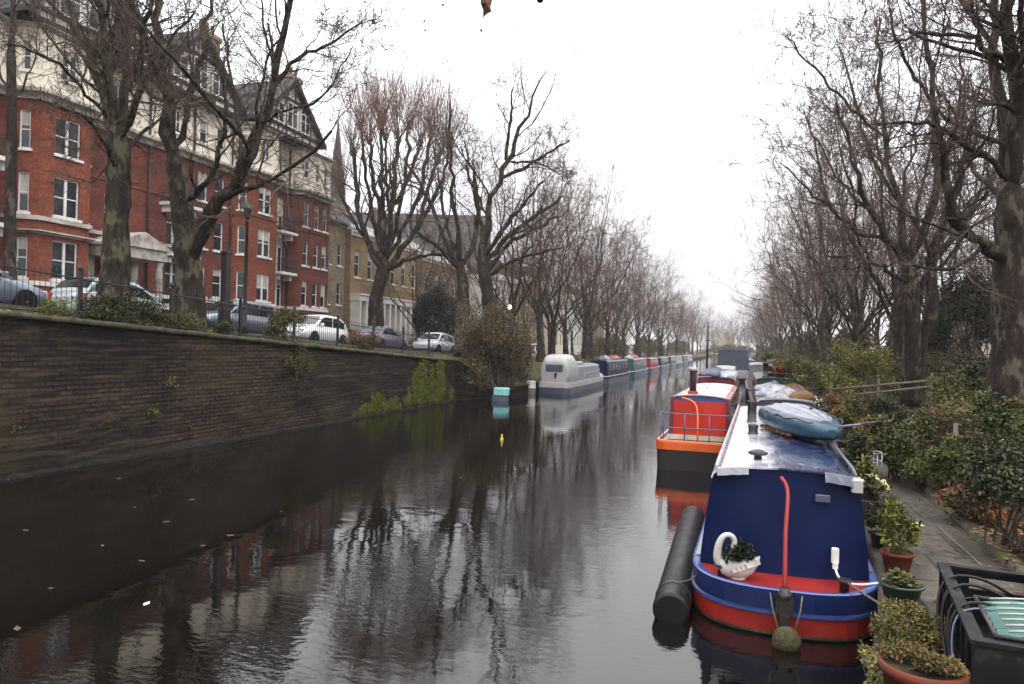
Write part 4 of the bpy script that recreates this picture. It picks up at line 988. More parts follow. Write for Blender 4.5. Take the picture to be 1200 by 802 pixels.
def on_bed(px, d):     # point on the bed under this pixel column at depth d
    q = P(px, 420, d); return np.array([q[0], q[1], gz(q[0], q[1])-.03])
GB = 'shrubs in the towpath garden'
bush('shrub', 'dark glossy holly-like shrub at the right edge beside the black crate', 'shrub', on_bed(1192, 9.3),   .65, .7, 1.5, ['leaf_dark', 'leaf_mid', 'leaf_olive'], 6500, .06, 41, GB)
bush('shrub', 'pale green leafy shrub topping the dark one at the right edge', 'shrub', on_bed(1178, 11.6),  .7, .8, 1.7, ['leaf_mid', 'leaf_green', 'leaf_dark'], 5200, .065, 42, GB)
bush('fern', 'bright green fern beside the fallen leaves on the towpath edge', 'fern', on_bed(1118, 13.2), .75, .75, .95, ['leaf_green', 'leaf_mid'], 4200, .11, 43, GB, stems=14, asp=.3, flat=.5)
bush('dead_fern', 'rust-brown dead fern clump on the bed edge below the green fern', 'fern', on_bed(1140, 11.0), .55, .55, .6, ['leaf_rust', 'leaf_brown'], 2600, .10, 44, GB, stems=16, asp=.3, flat=.4)
bush('shrub', 'rounded green shrub on the bed just right of the dinghy', 'shrub', on_bed(1058, 14.6), .72, .85, 1.35, ['leaf_mid', 'leaf_green', 'leaf_olive'], 7500, .075, 45, GB)
bush('shrub', 'dark evergreen shrub in shade behind the stone edging', 'shrub', on_bed(1092, 17.0), .9, 1.0, 1.15, ['leaf_dark', 'leaf_olive'], 6500, .07, 46, GB)
bush('shrub', 'yellow-green bush under the twin-trunked tree left of the rails', 'shrub', on_bed(1016, 33), 2.1, 1.8, 2.9, ['leaf_yellow', 'leaf_olive', 'leaf_green'], 11000, .1, 47, GB)
bush('shrub', 'broad green hedge-like shrub right of the rails below the big trunk', 'shrub', on_bed(1146, 19.5), 1.5, 1.2, 1.8, ['leaf_green', 'leaf_olive', 'leaf_bush'], 9000, .085, 48, GB)
bush('shrub', 'leggy brown winter shrub with bare stems in the middle of the bed', 'shrub', on_bed(1125, 15.5), .9, .9, 1.7, ['leaf_bush', 'leaf_brown'], 1800, .07, 49, GB, stems=70)
bush('shrub', 'olive straggly shrub behind the green fern', 'shrub', on_bed(1165, 14.5), .9, .9, 1.6, ['leaf_olive', 'leaf_bush', 'leaf_green'], 4200, .07, 50, GB, stems=50)
bush('shrub', 'russet shrub beside the wooden rail post', 'shrub', on_bed(988, 27), .7, .8, 1.0, ['leaf_rust', 'leaf_bush', 'leaf_olive'], 3200, .08, 51, GB, stems=40)
bush('shrub', 'orange-leaved shrub low beside the planted trough', 'shrub', on_bed(1018, 20), .55, .55, .9, ['leaf_rust', 'leaf_yellow'], 2000, .075, 52, GB, stems=25)
bush('shrub', 'yellowish low shrub by the stone edging behind the dinghy', 'shrub', on_bed(1000, 23.5), .7, .7, 1.2, ['leaf_olive', 'leaf_yellow', 'leaf_green'], 3000, .08, 53, GB)
bush('shrub', 'dark shrub between the russet one and the rails', 'shrub', on_bed(1040, 23), 1.0, 1.0, .95, ['leaf_dark', 'leaf_bush', 'leaf_mid'], 6000, .085, 54, GB)
bush('shrub', 'olive shrub overhanging the towpath behind the cluttered boat', 'shrub', on_bed(955, 38), 1.3, 1.5, 2.1, ['leaf_olive', 'leaf_yellow', 'leaf_green'], 6000, .11, 55, GB)
bush('shrub', 'mid green shrub further along the towpath past the cluttered boat', 'shrub', on_bed(938, 48), 1.5, 2, 2.3, ['leaf_olive', 'leaf_green'], 5500, .13, 56, GB)
bush('shrub', 'low silvery plant hanging over the towpath beside the cluttered boat', 'shrub', on_bed(962, 27.5), .6, 1.2, .9, ['leaf_bush', 'leaf_olive', 'petal_white'], 2600, .08, 57, GB, stems=50)
bush('shrub', 'tall brown hedge behind the wooden rails', 'hedge', on_bed(1105, 34), 3, 1.3, 2.6, ['leaf_bush', 'leaf_olive', 'leaf_dark'], 9000, .1, 58, GB, stems=60, clumps=30)
bush('shrub', 'dark ivy-covered hedge behind the thick right edge trunk', 'hedge', on_bed(1190, 22), 2.2, 1.6, 2.3, ['leaf_dark', 'leaf_bush', 'leaf_mid'], 9000, .1, 59, GB, clumps=26)
for i, (px, d, s, mm) in enumerate([(925, 62, 2.2, ['leaf_olive', 'leaf_yellow']), (916, 80, 2.4, ['leaf_olive', 'leaf_bush']), (907, 100, 2.8, ['leaf_olive', 'leaf_green']), (900, 125, 3.2, ['leaf_bush', 'leaf_olive'])]):
    bush('shrub', ['olive bush on the towpath past the mid green shrub', 'brownish bush on the towpath beside the pale grey boat', 'greenish bush on the towpath near the blue-roofed wide boat', 'farthest brown bush on the towpath'][i], 'shrub', on_bed(px, d), s, s*1.4, s*1.1, mm, 4500, .16+.04*i, 60+i, GB)
# evergreen behind
bush('evergreen_tree', 'dark green evergreen tree between the twin-trunked plane and the right edge trunk', 'tree', on_bed(1136, 37), 2.7, 2.6, 7.2, ['leaf_dark', 'leaf_blue'], 22000, .13, 71, None, stems=30, clumps=60, tight=.22, bottom=-.95)
# left bank plants
def on_left(px, v, dz=0): q = PX(px, 390, v); return np.array([q[0], q[1], zst(q[1])+dz])
bush('round_evergreen', 'dark rounded evergreen bush standing in front of the yellow house', 'bush', on_left(510, -26.5), 2.7, 2.5, 7.2, ['leaf_dark', 'leaf_dark'], 28000, .14, 72, None, stems=20, clumps=60, tight=.24, bottom=-.95)
t = bush('willow_bush', 'large brown tangled bush leaning over the left bank water edge', 'bush', (-13.6, 40.6, .55), 2.3, 4.5, 5.2, ['leaf_bush', 'leaf_brown', 'leaf_olive'], 19000, .11, 73, None, stems=420, clumps=60, tight=.34, bottom=-.95)
bush('willow_bush', 'rusty brown bush of thin stems right of the big tangled bush', 'bush', (-14.2, 46.2, .6), 1.5, 2.2, 4.0, ['leaf_bush', 'leaf_brown', 'leaf_olive'], 8000, .12, 74, None, stems=160, clumps=30, tight=.3, bottom=-.95)
bush('bank_shrub', 'dark green shrub on the bank beneath the lit lamp', 'shrub', (-16.2, 52, .9), 1.6, 2.0, 3.0, ['leaf_dark', 'leaf_mid', 'leaf_bush'], 6500, .13, 75)
bush('bank_shrub', 'yellowish low growth along the bank behind the navy narrowboat', 'shrub', (-15.2, 70, .8), 1.2, 7, 1.3, ['leaf_olive', 'leaf_yellow', 'leaf_bush'], 6000, .14, 76, stems=60, clumps=40)
bush('bank_shrub', 'olive low growth along the bank behind the teal narrowboat', 'shrub', (-15.2, 88, .8), 1.2, 9, 1.4, ['leaf_olive', 'leaf_bush', 'leaf_yellow'], 6000, .15, 77, stems=60, clumps=40)
GV = 'plants growing on the canal wall top'
def on_wall(px, v=-14.9): q = PX(px, 390, v); return np.array([q[0], q[1], zt(q[1])-.05])
bush('wall_ivy', 'grey-green ivy spilling over the wall top below the many-stemmed plane', 'ivy', on_wall(150), .6, 1.5, .85, ['leaf_blue', 'leaf_mid', 'leaf_olive'], 5200, .065, 81, GV, clumps=26)
bush('wall_ivy', 'brown-green ivy tangle at the foot of the leaning plane', 'ivy', on_wall(200), .5, 1.3, .6, ['leaf_olive', 'leaf_bush', 'leaf_mid'], 3200, .065, 82, GV, clumps=22)
bush('wall_ivy', 'small green weed by the railing under the tall street lamp', 'weed', on_wall(262), .35, .5, .5, ['leaf_mid', 'leaf_olive'], 1300, .06, 83, GV)
bush('wall_ivy', 'ivy bush draped over the wall in front of the white hatchback', 'ivy', on_wall(340, -14.6), .6, 1.3, 1.5, ['leaf_olive', 'leaf_green', 'leaf_bush'], 4800, .07, 84, GV, clumps=20)
bush('wall_ivy', 'olive hanging growth below the white hatchback', 'ivy', on_wall(352, -14.35)-np.array([0, 0, 1.2]), .3, .9, 1.3, ['leaf_olive', 'leaf_bush'], 2000, .07, 85, GV, clumps=14)
bush('wall_ivy', 'yellow-green grass tuft beside the silver-blue saloon', 'weed', on_wall(66, -15.1), .3, .5, .55, ['leaf_green', 'leaf_yellow'], 1100, .08, 86, GV, asp=.2)
bush('wall_ivy', 'brown twiggy shrub on the wall between the white hatchback and the silver car', 'shrub', on_wall(430), .5, 1.6, .9, ['leaf_bush', 'leaf_brown'], 2200, .07, 87, GV, stems=70)
def hang(name, label, u0, u1, zlo, zhi, mats, n, leaf, seed, drop=1.0):
    rng = np.random.RandomState(seed); uc = (u0+u1)/2
    t = thing(name, label, 'moss', (-14.45, uc, zlo), group=GV)
    lv = MB(); ns = int((u1-u0)*9); su = u0+(u1-u0)*rng.rand(ns); st_ = .35+.65*rng.rand(ns); sb_ = .45*rng.rand(ns)**1.5
    env = np.clip(np.minimum(su-u0, u1-su)/1.1, .25, 1); st_ = st_*env; wt_ = (st_-sb_*st_)*rng.rand(ns); k = rng.choice(ns, n, p=wt_/wt_.sum())
    hh = sb_[k]*st_[k]+(st_[k]-sb_[k]*st_[k])*rng.rand(n); uu = su[k]+rng.normal(size=n)*.075*(1+.8*(1-hh))
    z = zlo+(zhi-zlo)*hh+rng.normal(size=n)*.05; pos = np.stack([-14.42+.05*rng.rand(n)+.08*rng.rand(ns)[k]*rng.rand(n), uu, z], 1)
    sp = rng.rand(n) < .65
    lv.leaves(pos[sp], leaf, rng, 0, 0, .2, droop); lv.leaves(pos[~sp], leaf*1.3, rng, 1, 0, .14, droop)
    part('foliage', lv, [M[q] for q in mats], t, world=True)
droop = .8
hang('wall_moss', 'bright yellow-green moss and grass curtain at the far end of the canal wall', 30.3, 36.3, .1, 2.25, ['leaf_moss', 'leaf_olive'], 6000, .16, 91)
hang('wall_moss', 'low green moss patch near the water left of the bright moss curtain', 25.8, 30.2, .1, 1.0, ['leaf_moss', 'leaf_olive'], 2200, .12, 92)
hang('wall_moss', 'faint olive growth on the middle of the canal wall', 20.5, 23, 1.0, 2.4, ['leaf_olive', 'leaf_bush'], 260, .07, 93)
for i, (px, py) in enumerate([(200, 447), (182, 482), (18, 500), (222, 500), (130, 492)]):
    q = PX(px, py, -14.38); rng = np.random.RandomState(300+i)
    wv = MB(); wv.leaves(np.tile(q, (40, 1))+rng.normal(size=(40, 3))*np.array([.03, .12, .1]), .09, rng, 0, .2, .35)
    single('wall_weed', wv, M[['leaf_yellow', 'leaf_moss', 'leaf_olive', 'leaf_bush', 'leaf_olive'][i]], ['pale weed tuft high on the middle of the canal wall', 'yellow-green weed tuft low on the canal wall', 'olive weed tuft near the water at the left edge of the wall', 'brown weed tuft near the ledge right of the yellow-green tuft', 'olive weed tuft near the ledge left of the yellow-green tuft'][i], 'weed', 'weeds rooted in the canal wall')
# front garden hedges across the road
GH = 'front garden hedges of the left street'
for i, (u0, u1, h, mm, lb) in enumerate([(16, 27, 1.2, ['leaf_mid', 'leaf_dark'], 'green front hedge below the mansion bay at the left edge'), (37.6, 48, 1.3, ['leaf_bush', 'leaf_olive'], 'brown-green front hedge below the middle of the mansion block'), (49, 60, 2.2, ['leaf_brown', 'leaf_bush'], 'russet front hedge below the end of the mansion block'), (61, 76, 2.3, ['leaf_brown', 'leaf_dark'], 'brown front hedge before the stucco arcade')]):
    bush('front_hedge', lb, 'hedge', (-31.2, (u0+u1)/2, zst((u0+u1)/2)+.02), .7, (u1-u0)/2*.95, h, mm, 7000, .11, 110+i, GH, stems=30, clumps=60, tight=.2, bottom=-.95)
t = thing('garden_wall', 'low brick garden wall with pale coping in front of the mansion block', 'wall', (-30.4, 38, zst(38)))
a = MB(); c = MB()
for u in range(14, 88, 2):
    if u in (34, 46, 60): continue
    z = zst(u+1); a.box(-30.5, -30.25, u, u+2, z-.3, z+1.0); c.box(-30.56, -30.19, u, u+2, z+1.0, z+1.1)
part('brick_wall', a, M['brick_red'], t, world=True); part('coping', c, M['stone_trim'], t, world=True)

GF = 'far hedges under the trees'
for i, (x, u, ry, h, lb) in enumerate([(9.5, 48, 9, 2.6, 'brown-green hedge under the trees beyond the wooden rails'), (9.0, 70, 12, 2.8, 'brown hedge under the trees level with the blue-roofed wide boat'), (8.8, 98, 17, 3.0, 'hazy hedge under the far towpath trees'), (8.6, 138, 24, 3.2, 'hazier hedge along the distant towpath'), (8.4, 200, 40, 3.4, 'farthest hazy hedge along the towpath'), (15, 30, 14, 2.6, 'dark hedge behind the garden trees on the right'),
    (-19, 112, 22, 2.4, 'hedge along the left street past the houses'), (-19, 165, 32, 2.8, 'hazy hedge farther along the left street'), (-18.5, 240, 46, 3.2, 'farthest hazy hedge of the left street')]):
    bush('far_hedge', lb, 'hedge', (x, u, 1.0), 1.5, ry, h*1.6, ['leaf_bush', 'leaf_olive', 'leaf_brown'], 12000, .2+.0009*u, 500+i, GF, stems=30, clumps=int(40+ry*3), tight=.22, bottom=-.95)
bush('far_hedge', 'misty undergrowth closing the far end of the canal', 'hedge', (-4, 333, .9), 14, 3, 5, ['leaf_bush', 'leaf_olive'], 7000, .5, 520, GF, stems=30, clumps=90, tight=.2, bottom=-.95)

# overhanging tree beside the viewpoint, only its lowest twigs reach into the picture
td = 6.2
root = np.array([6.5, -3.5, .6]); 
lb = [[(np.array([6.3, -3.3, 4.6]), .16), (np.array([4.0, -.5, 7.4]), .12), (P(640, -90, td), .05), (P(560, -70, td), .03), (P(470, -40, td), .015)]]
plane_tree('plane_tree', 'overhanging plane twigs with one dead leaf and seed balls at the top of the picture', [(root, .4), (np.array([6.4, -3.4, 2.5]), .33), (np.array([6.3, -3.3, 5.2]), .26)], lb, 27, None, 'bark', 'twig', .004, 1, [(3, (.8, .98), 40, 10, (.02, .04), 4, .1, -.1, .4)])
tw = [o for o in bpy.data.objects if o.name.startswith('plane_tree') and o.get('label', '').startswith('overhanging')][0]
hg = MB(); sbm = MB(); dl = MB()
for path in ([(470, -40), (472, 0), (475, 27), (484, 31)], [(500, -60), (499, -5), (498, 30), (499, 36)], [(495, -50), (501, 0), (502, 8)], [(520, -60), (519, -10), (519, 5)], [(568, -70), (570, -20), (566, 25), (563, 35)], [(632, -90), (633, -40), (633, -2)], [(470, -38), (466, 0), (467, 8)]):
    hg.tube([P(x, y, td) for x, y in path], .0025, 4)
part('hanging_twigs', hg, M['twig'], tw, world=True)
for x, y, r in ((497, 25, .009), (498, 36, .009), (519, 6, .011), (564, 36, .012), (633, -1, .034)):
    sbm = MB(); sbm.ball(P(x, y, td), r, k=8); part('seed_ball', sbm, M['seed'], tw, world=True)
lf = [P(x, y, td+dd) for x, y, dd in ((564, -14, 0), (572, -12, .03), (577, 0, .02), (575, 8, 0), (576, 14, -.03), (570, 17, 0), (566, 22, .02), (566, 12, .03), (563, 4, 0))]
cen = P(570, 4, td-.03); dl.add([cen]+lf, [(0, i+1, (i+1) % 9+1) for i in range(9)])
part('dead_leaf', dl, M['leaf_brown'], tw, world=True)
# ------------------------------------------------------------------ boats
def outline(L, w, a=1.1, e=.8, b=2.6, n=10):
    r = []
    for i in range(n):
        ph = math.pi/2*i/(n-1); r.append((w*math.sin(ph)**e, a*(1-math.cos(ph)**e) if math.cos(ph) > 1e-6 else a))
    for i in range(1, 6): r.append((w, a+(L-b-a)*i/6))
    for i in range(n):
        t = i/(n-1); r.append((w*(1-t**2.3)+.04*t, L-b+b*t))
    l = [(-x, y) for x, y in reversed(r)]
    return np.array(r+l[:-1] if abs(r[0][0]) < 1e-6 else r+l)
def inset(o, d):
    nx = np.roll(o, -1, 0)-np.roll(o, 1, 0); n = np.stack([nx[:, 1], -nx[:, 0]], 1); n /= np.linalg.norm(n, axis=1)[:, None]+1e-9
    return o-n*d
def hull(L, w, rings, deck_z, a=1.1, e=.8, b=2.6, rise=.25, deckmat=None, rim=.07):
    """rings: (z, inset, material index of the face below->this ring)"""
    o = outline(L, w, a, e, b); mb = MB()
    def ring(z, ins):
        q = inset(o, ins) if ins else o
        zz = z+np.where(z > .15, rise*(((q[:, 1]-(L-b-1))/(b+1)).clip(0, 1))**2, 0)
        return np.c_[q, zz]
    secs = [ring(z, i) for z, i, _ in rings]
    zt_, it_, mt_ = rings[-1]
    secs += [ring(zt_+.012, it_+.02), ring(zt_, it_+rim), ring(deck_z, it_+rim+.01)]
    mats = [m for _, _, m in rings[1:]]+[deckmat[1], deckmat[1], deckmat[1]]
    mb.loft(secs, True, False, 0, False, None, mats)
    d = secs[-1]; k = len(d)
    # deck as a strip between the two sides
    idx = list(range(k)); half = k//2
    v = d; fs = []
    for i in range(half): 
        j0, j1 = i, i+1; a0, a1 = (k-i) % k, (k-i-1) % k
        if len({j0, j1, a0, a1}) == 4: fs.append((j0, j1, a1, a0))
        elif len({j0, j1, a1}) == 3: fs.append((j0, j1, a1))
    mb.add(v, fs, deckmat[0])
    return mb
def cabin_secs(ys, wb, wt, z0, zr, camber=.06, taper=None):
    out = []
    for i, y in enumerate(ys):
        k = 1 if taper is None else taper[i]
        r = [(wb*k, y, z0), (wb*k+(wt-wb)*k*.55, y, z0+(zr-z0)*.55), (wt*k, y, zr-.10), (wt*k-.03, y, zr-.04), (wt*k-.1, y, zr), (wt*k*.5, y, zr+camber*.75), (0, y, zr+camber)]
        out.append(r+[(-x, yy, z) for x, yy, z in reversed(r[:-1])])
    return out
def roof_secs(ys, wt, zr, camber, th=.02, ov=.035):
    out = []
    for y in ys:
        top = [(-wt-ov, y, zr-.085), (-wt-ov+.02, y, zr-.03), (-wt+.08, y, zr+.012+th), (-wt*.5, y, zr+camber*.75+th), (0, y, zr+camber+th), (wt*.5, y, zr+camber*.75+th), (wt-.08, y, zr+.012+th), (wt+ov-.02, y, zr-.03), (wt+ov, y, zr-.085)]
        bot = [(x*(1-.012/max(abs(x), .3)), y, z-th) for x, y, z in reversed(top)]
        out.append(top+bot)
    return out
def side_windows(t, n, y0, y1, wb, wt, z0, zr, kind='rect', frame='brass', side=(1, -1), h=.42):
    for sg in side:
        for i in range(n):
            yc = y0+(y1-y0)*(i+.5)/n; zc = z0+(zr-z0)*.62
            fx = lambda z: wb+(wt-wb)*(z-z0)/(zr-.1-z0)
            if kind == 'rect':
                wd = min(.9, (y1-y0)/n*.62)
                f = MB(); p = MB()
                for mb, g, dx in ((f, .045, .012), (p, 0, .02)):
                    v = [(sg*(fx(z)+dx*k-.03*(1-k)), y, z) for k in (0, 1) for z in (zc-h/2-g, zc+h/2+g) for y in (yc-wd/2-g, yc+wd/2+g)]
                    mb.add(v, [(0, 1, 3, 2), (4, 6, 7, 5), (0, 4, 5, 1), (2, 3, 7, 6), (0, 2, 6, 4), (1, 5, 7, 3)])
            else:
                f = MB(); p = MB()
                Mx = Matrix.Translation((sg*(fx(zc)-.01), yc, zc)) @ Matrix.Rotation(sg*math.pi/2, 4, 'Y')
                f.lathe([(.19, 0), (.19, .03), (.155, .035), (.155, .0)], 16, mat=0, M=Mx); p.lathe([(.15, .0), (.15, .022)], 16, M=Mx)
            fo = part('window', f, M[frame], t); part('pane', p, M['window_glass'], fo)
def w2(o, p):
    m = Matrix.Translation(o.location) @ Matrix.Rotation(o.rotation_euler.z, 4, 'Z'); return np.array(m @ Vector(p))

# --- B1: the blue narrowboat in front
bx = PZ(918, 748, 0.0)
beta = -math.atan(.022)
B1 = thing('narrowboat', 'dark blue narrowboat with red tiller and glossy roof moored in the foreground', 'narrowboat', (bx[0], bx[1], 0), beta, 'narrowboats moored on the towpath side')
hm = [M['hull_black'], M['red'], M['blue'], M['light_blue'], M['red_deck'], M['scum']]
part('hull', hull(12.6, 1.02, [(-.45, .12, 0), (-.03, .03, 0), (.02, .0, 0), (.05, 0, 5), (.235, 0, 1), (.245, -.025, 2), (.275, -.025, 3), (.285, 0, 2), (.50, -.015, 2)], .44, 1.15, .72, 2.8, .25, (4, 3), .09), hm, B1)
ys = [.98, 2, 4, 6, 8, 10, 11.2]
zr1 = 1.6
part('cabin', MB().loft(cabin_secs(ys, .93, .80, .44, zr1), True, True), M['navy'], B1)
# bulging stern bulkhead cover
g_ = []
for k in np.linspace(0, 1, 10):
    z = .442+(zr1-.442)*k; hw = .95-.14*k**1.2
    if k > .9: hw = .80
    row = []
    for s in np.linspace(-1, 1, 21):
        zz = z if k < .999 else zr1-.085+(.085+.06)*(1-abs(s)**3)
        row.append((hw*s, .97-.17*(1-abs(s)**2.6)*(1-.55*k)-.0*(k), zz))
    g_.append(row)
bk_ = strip(g_); 
part('stern_bulkhead', bk_, M['navy'], B1)
# roof: wet gloss, paler colour down the water side, grey-blue streaks mixed over it
rm = bpy.data.materials.new('wet_roof'); rm.use_nodes = True
nt = rm.node_tree; N = nt.nodes; L = nt.links; b = N['Principled BSDF']; b.inputs['Coat Weight'].default_value = .9; b.inputs['Coat Roughness'].default_value = .05; b.inputs['Coat IOR'].default_value = 1.7; b.inputs['Roughness'].default_value = .2
tc = N.new('ShaderNodeTexCoord'); sp = N.new('ShaderNodeSeparateXYZ'); L.new(tc.outputs['Object'], sp.inputs[0])
mp = N.new('ShaderNodeMapping'); mp.inputs['Scale'].default_value = (2.4, .8, 1); L.new(tc.outputs['Object'], mp.inputs[0])
nz = N.new('ShaderNodeTexNoise'); nz.inputs['Scale'].default_value = 1.5; nz.inputs['Detail'].default_value = 5; L.new(mp.outputs[0], nz.inputs['Vector'])
ma = N.new('ShaderNodeMath'); ma.operation = 'MULTIPLY_ADD'; L.new(nz.outputs['Fac'], ma.inputs[0]); ma.inputs[1].default_value = -.9; L.new(sp.outputs['X'], ma.inputs[2])
mr = N.new('ShaderNodeMapRange'); mr.inputs['From Min'].default_value = -.72; mr.inputs['From Max'].default_value = -.5; L.new(ma.outputs[0], mr.inputs['Value'])
mx = N.new('ShaderNodeMix'); mx.data_type = 'RGBA'; mx.inputs['A'].default_value = (.62, .63, .72, 1); mx.inputs['B'].default_value = (.012, .022, .09, 1)
L.new(mr.outputs['Result'], mx.inputs['Factor'])
n2 = N.new('ShaderNodeTexNoise'); n2.inputs['Scale'].default_value = 4; n2.inputs['Detail'].default_value = 6; L.new(mp.outputs[0], n2.inputs['Vector'])
r2 = N.new('ShaderNodeMapRange'); r2.inputs['From Min'].default_value = .52; r2.inputs['From Max'].default_value = .7; r2.inputs['To Max'].default_value = .55; L.new(n2.outputs['Fac'], r2.inputs['Value'])
mx2 = N.new('ShaderNodeMix'); mx2.data_type = 'RGBA'; L.new(r2.outputs['Result'], mx2.inputs['Factor']); L.new(mx.outputs['Result'], mx2.inputs['A']); mx2.inputs['B'].default_value = (.16, .19, .27, 1)
L.new(mx2.outputs['Result'], b.inputs['Base Color'])
r4 = N.new('ShaderNodeMapRange'); r4.inputs['To Min'].default_value = .02; r4.inputs['To Max'].default_value = .2; r4.inputs['From Min'].default_value = .4; r4.inputs['From Max'].default_value = .7; L.new(n2.outputs['Fac'], r4.inputs['Value']); L.new(r4.outputs['Result'], b.inputs['Coat Roughness'])
bp = N.new('ShaderNodeBump'); bp.inputs['Strength'].default_value = .25; bp.inputs['Distance'].default_value = .02; L.new(n2.outputs['Fac'], bp.inputs['Height']); L.new(bp.outputs['Normal'], b.inputs['Normal'])
rf = part('roof', MB().loft(roof_secs([.86, 2, 4, 6, 8, 10, 11.28], .80, zr1, .06), True, True), rm, B1)
def flap(x0, x1, drop_, mat):
    r_ = []
    for x in np.linspace(x0, x1, 7):
        ze = zr1+.06*(1-min(1, abs(x)/.8)**2.2)+.02; j = .006*math.sin(x*40)
        r_.append([(x, .90, ze+.004), (x, .845, ze-.005), (x, .82+j, ze-.05), (x, .80+j, ze-drop_+.5*j), (x, .808+j, ze-drop_+.5*j), (x, .83, ze-.05), (x, .86, ze-.012)])
    part('roof_flap', MB().loft(r_, True, True, 0, False), M[mat], rf)
flap(-.76, -.40, .085, 'boat_grey')
flap(.44, .74, .10, 'boat_slate')
fl = MB(); fl.bbox(.72, .84, .80, .98, zr1-.13, zr1+.025, .02); part('corner_pad', fl, M['boat_white'], rf)
for sg, mt in ((-1, 'boat_white'), (1, 'boat_slate')):
    hr = MB(); hr.tube([(sg*.78, .95, zr1+.03)]+[(sg*.76, y, zr1+.10) for y in np.arange(1.1, 11, .8)]+[(sg*.78, 11.1, zr1+.03)], .022, 6)
    for y in np.arange(1.4, 11, 1.4): hr.tube([(sg*.76, y, zr1+.0), (sg*.76, y, zr1+.10)], .015, 5)
    part('handrail', hr, M[mt], rf)
# tiller, rudder stock
tl = MB()
tp = [(.0, -.06, .50), (.0, -.03, .62), (-.0, .05, .85), (.0, .16, 1.1), (.02, .30, 1.35), (.03, .40, 1.5), (.02, .46, 1.58), (-.02, .50, 1.62), (-.05, .5, 1.63)]
tl.tube(resample(tp, 16), np.linspace(.027, .021, 16), 10)
part('tiller', tl, M['red'], B1)
rd = MB(); rd.lathe([(.06, .2), (.06, .42), (.075, .44), (.075, .5), (.05, .52), (.05, .56)], 12, (0, -.075, 0)); rd.box(-.05, .05, -.2, -.03, -.35, .3)
rd.box(-.09, .09, -.14, .03, .30, .44)
part('rudder_stock', rd, M['hull_black'], B1)
sc2 = MB(); sc2.bbox(.52, .60, .74, .80, .66, .83, .012); sc2.bbox(.53, .59, .715, .745, .60, .68, .01)
so_ = part('power_socket', sc2, M['white_paint'], B1)
cb = MB(); cb.tube(resample([(.56, .73, .62), (.57, .68, .55), (.62, .55, .515), (.75, .5, .51), (.88, .55, .52), (1.0, .65, .52)], 14), .014, 8); part('cable', cb, M['white_paint'], so_)
st2 = MB(); st2.box(-1.0, -.86, 1.02, 2.6, .508, .52); st2.box(.9, 1.0, 1.1, 3, .508, .52); part('side_deck_sheen', st2, M['boat_grey'], B1)  # pale grey strips put the sky's reflection into the side deck colour
dl2 = MB(); dl2.lathe([(.05, .46), (.05, .56), (.075, .57), (.075, .6)], 10, (.62, .36, 0)); part('mooring_dolly', dl2, M['hull_black'], B1); dl2 = MB(); dl2.lathe([(.05, .46), (.05, .56), (.075, .57), (.075, .6)], 10, (-.66, .4, 0)); part('mooring_dolly', dl2, M['hull_black'], B1)
for (x, y, r, h) in ((-.42, 6.9, .085, .42), (-.38, 4.6, .075, .17)):
    ch = MB(); ch.lathe([(r*1.15, zr1), (r*1.15, zr1+.08), (r, zr1+.085), (r, zr1+h), (r*1.12, zr1+h+.01), (r*1.12, zr1+h+.05), (r*.8, zr1+h+.05), (r*.8, zr1+h-.1)], 14, (x, y, 0)); part('chimney', ch, M['hull_black'], rf)
vt = MB(); vt.lathe([(.05, zr1), (.05, zr1+.12), (.11, zr1+.13), (.115, zr1+.16), (.06, zr1+.19), (.01, zr1+.2)], 14, (-.3, 1.55, 0)); vt.box(-.42, -.18, 1.53, 1.57, zr1+.14, zr1+.165); part('mushroom_vent', vt, M['hull_black'], rf)
side_windows(B1, 5, 1.8, 10.6, .93, .80, .44, zr1, 'port')
mr_a = w2(B1, (.62, .36, .58)); mr_b = np.array([1.75, 7.4, .6])
mb = MB(); mb.tube(resample([mr_a, (mr_a+mr_b)/2-np.array([0, 0, .05]), mr_b], 10), .013, 6); mb.tube(resample([mr_b, mr_b+np.array([.05, -.05, .02]), mr_b+np.array([.02, .06, .02]), mr_b+np.array([-.03, 0, .01])], 8), .013, 6)
single('mooring_rope', mb, M['rope'], 'worn mooring rope from the stern dolly of the blue narrowboat to the towpath', 'rope')
pl_ = MB(); pl_.bbox(.34, .50, .815, .86, 1.33, 1.41, .008); part('vent_plate', pl_, M['boat_slate'], B1)
# round rope fender at the stern
q = w2(B1, (0.02, -.24, .06))
fb = MB(); fb.ball((0, 0, 0), .145, .135, .15, 16, wob=.04); 
t = thing('rope_fender', 'mossy round rope fender hanging at the stern of the blue narrowboat', 'fender', q)
part('ball', fb, M['moss_fender'], t)
rp_ = MB(); 
for sg in (-1, 1): rp_.tube([(sg*.08, .02, .1), (sg*.14, .12, .3), (sg*.16, .2, .42)], .009, 6)
part('rope', rp_, M['rope'], t)
# black boarding pipe floating alongside
a_ = PZ(786, 716, .12); e_ = PZ(812, 607, .2)
t = thing('fender_pipe', 'long black plastic pipe floating beside the blue narrowboat as a fender', 'pipe', (a_[0], a_[1], 0))
pp = MB(); dirv = (e_-a_)/np.linalg.norm(e_-a_)
pp.tube([a_-dirv*.02, a_, a_+dirv*.03, (a_+e_)/2, e_], [.17, .2, .205, .205, .205], 24)
part('pipe', pp, M['black_plastic'], t, world=True)
pe = MB(); pe.tube([a_+dirv*.35, a_+dirv*.41], .212, 24); part('strap', pe, M['hull_black'], t, world=True)
rr_ = MB(); g0 = w2(B1, (-.86, .55, .50)); s0 = a_+dirv*.38+np.array([0, 0, .2]); rr_.tube(resample([s0, (s0+g0)/2-np.array([0, 0, .08]), g0], 8), .008, 5); part('tether_rope', rr_, M['rope'], t, world=True)

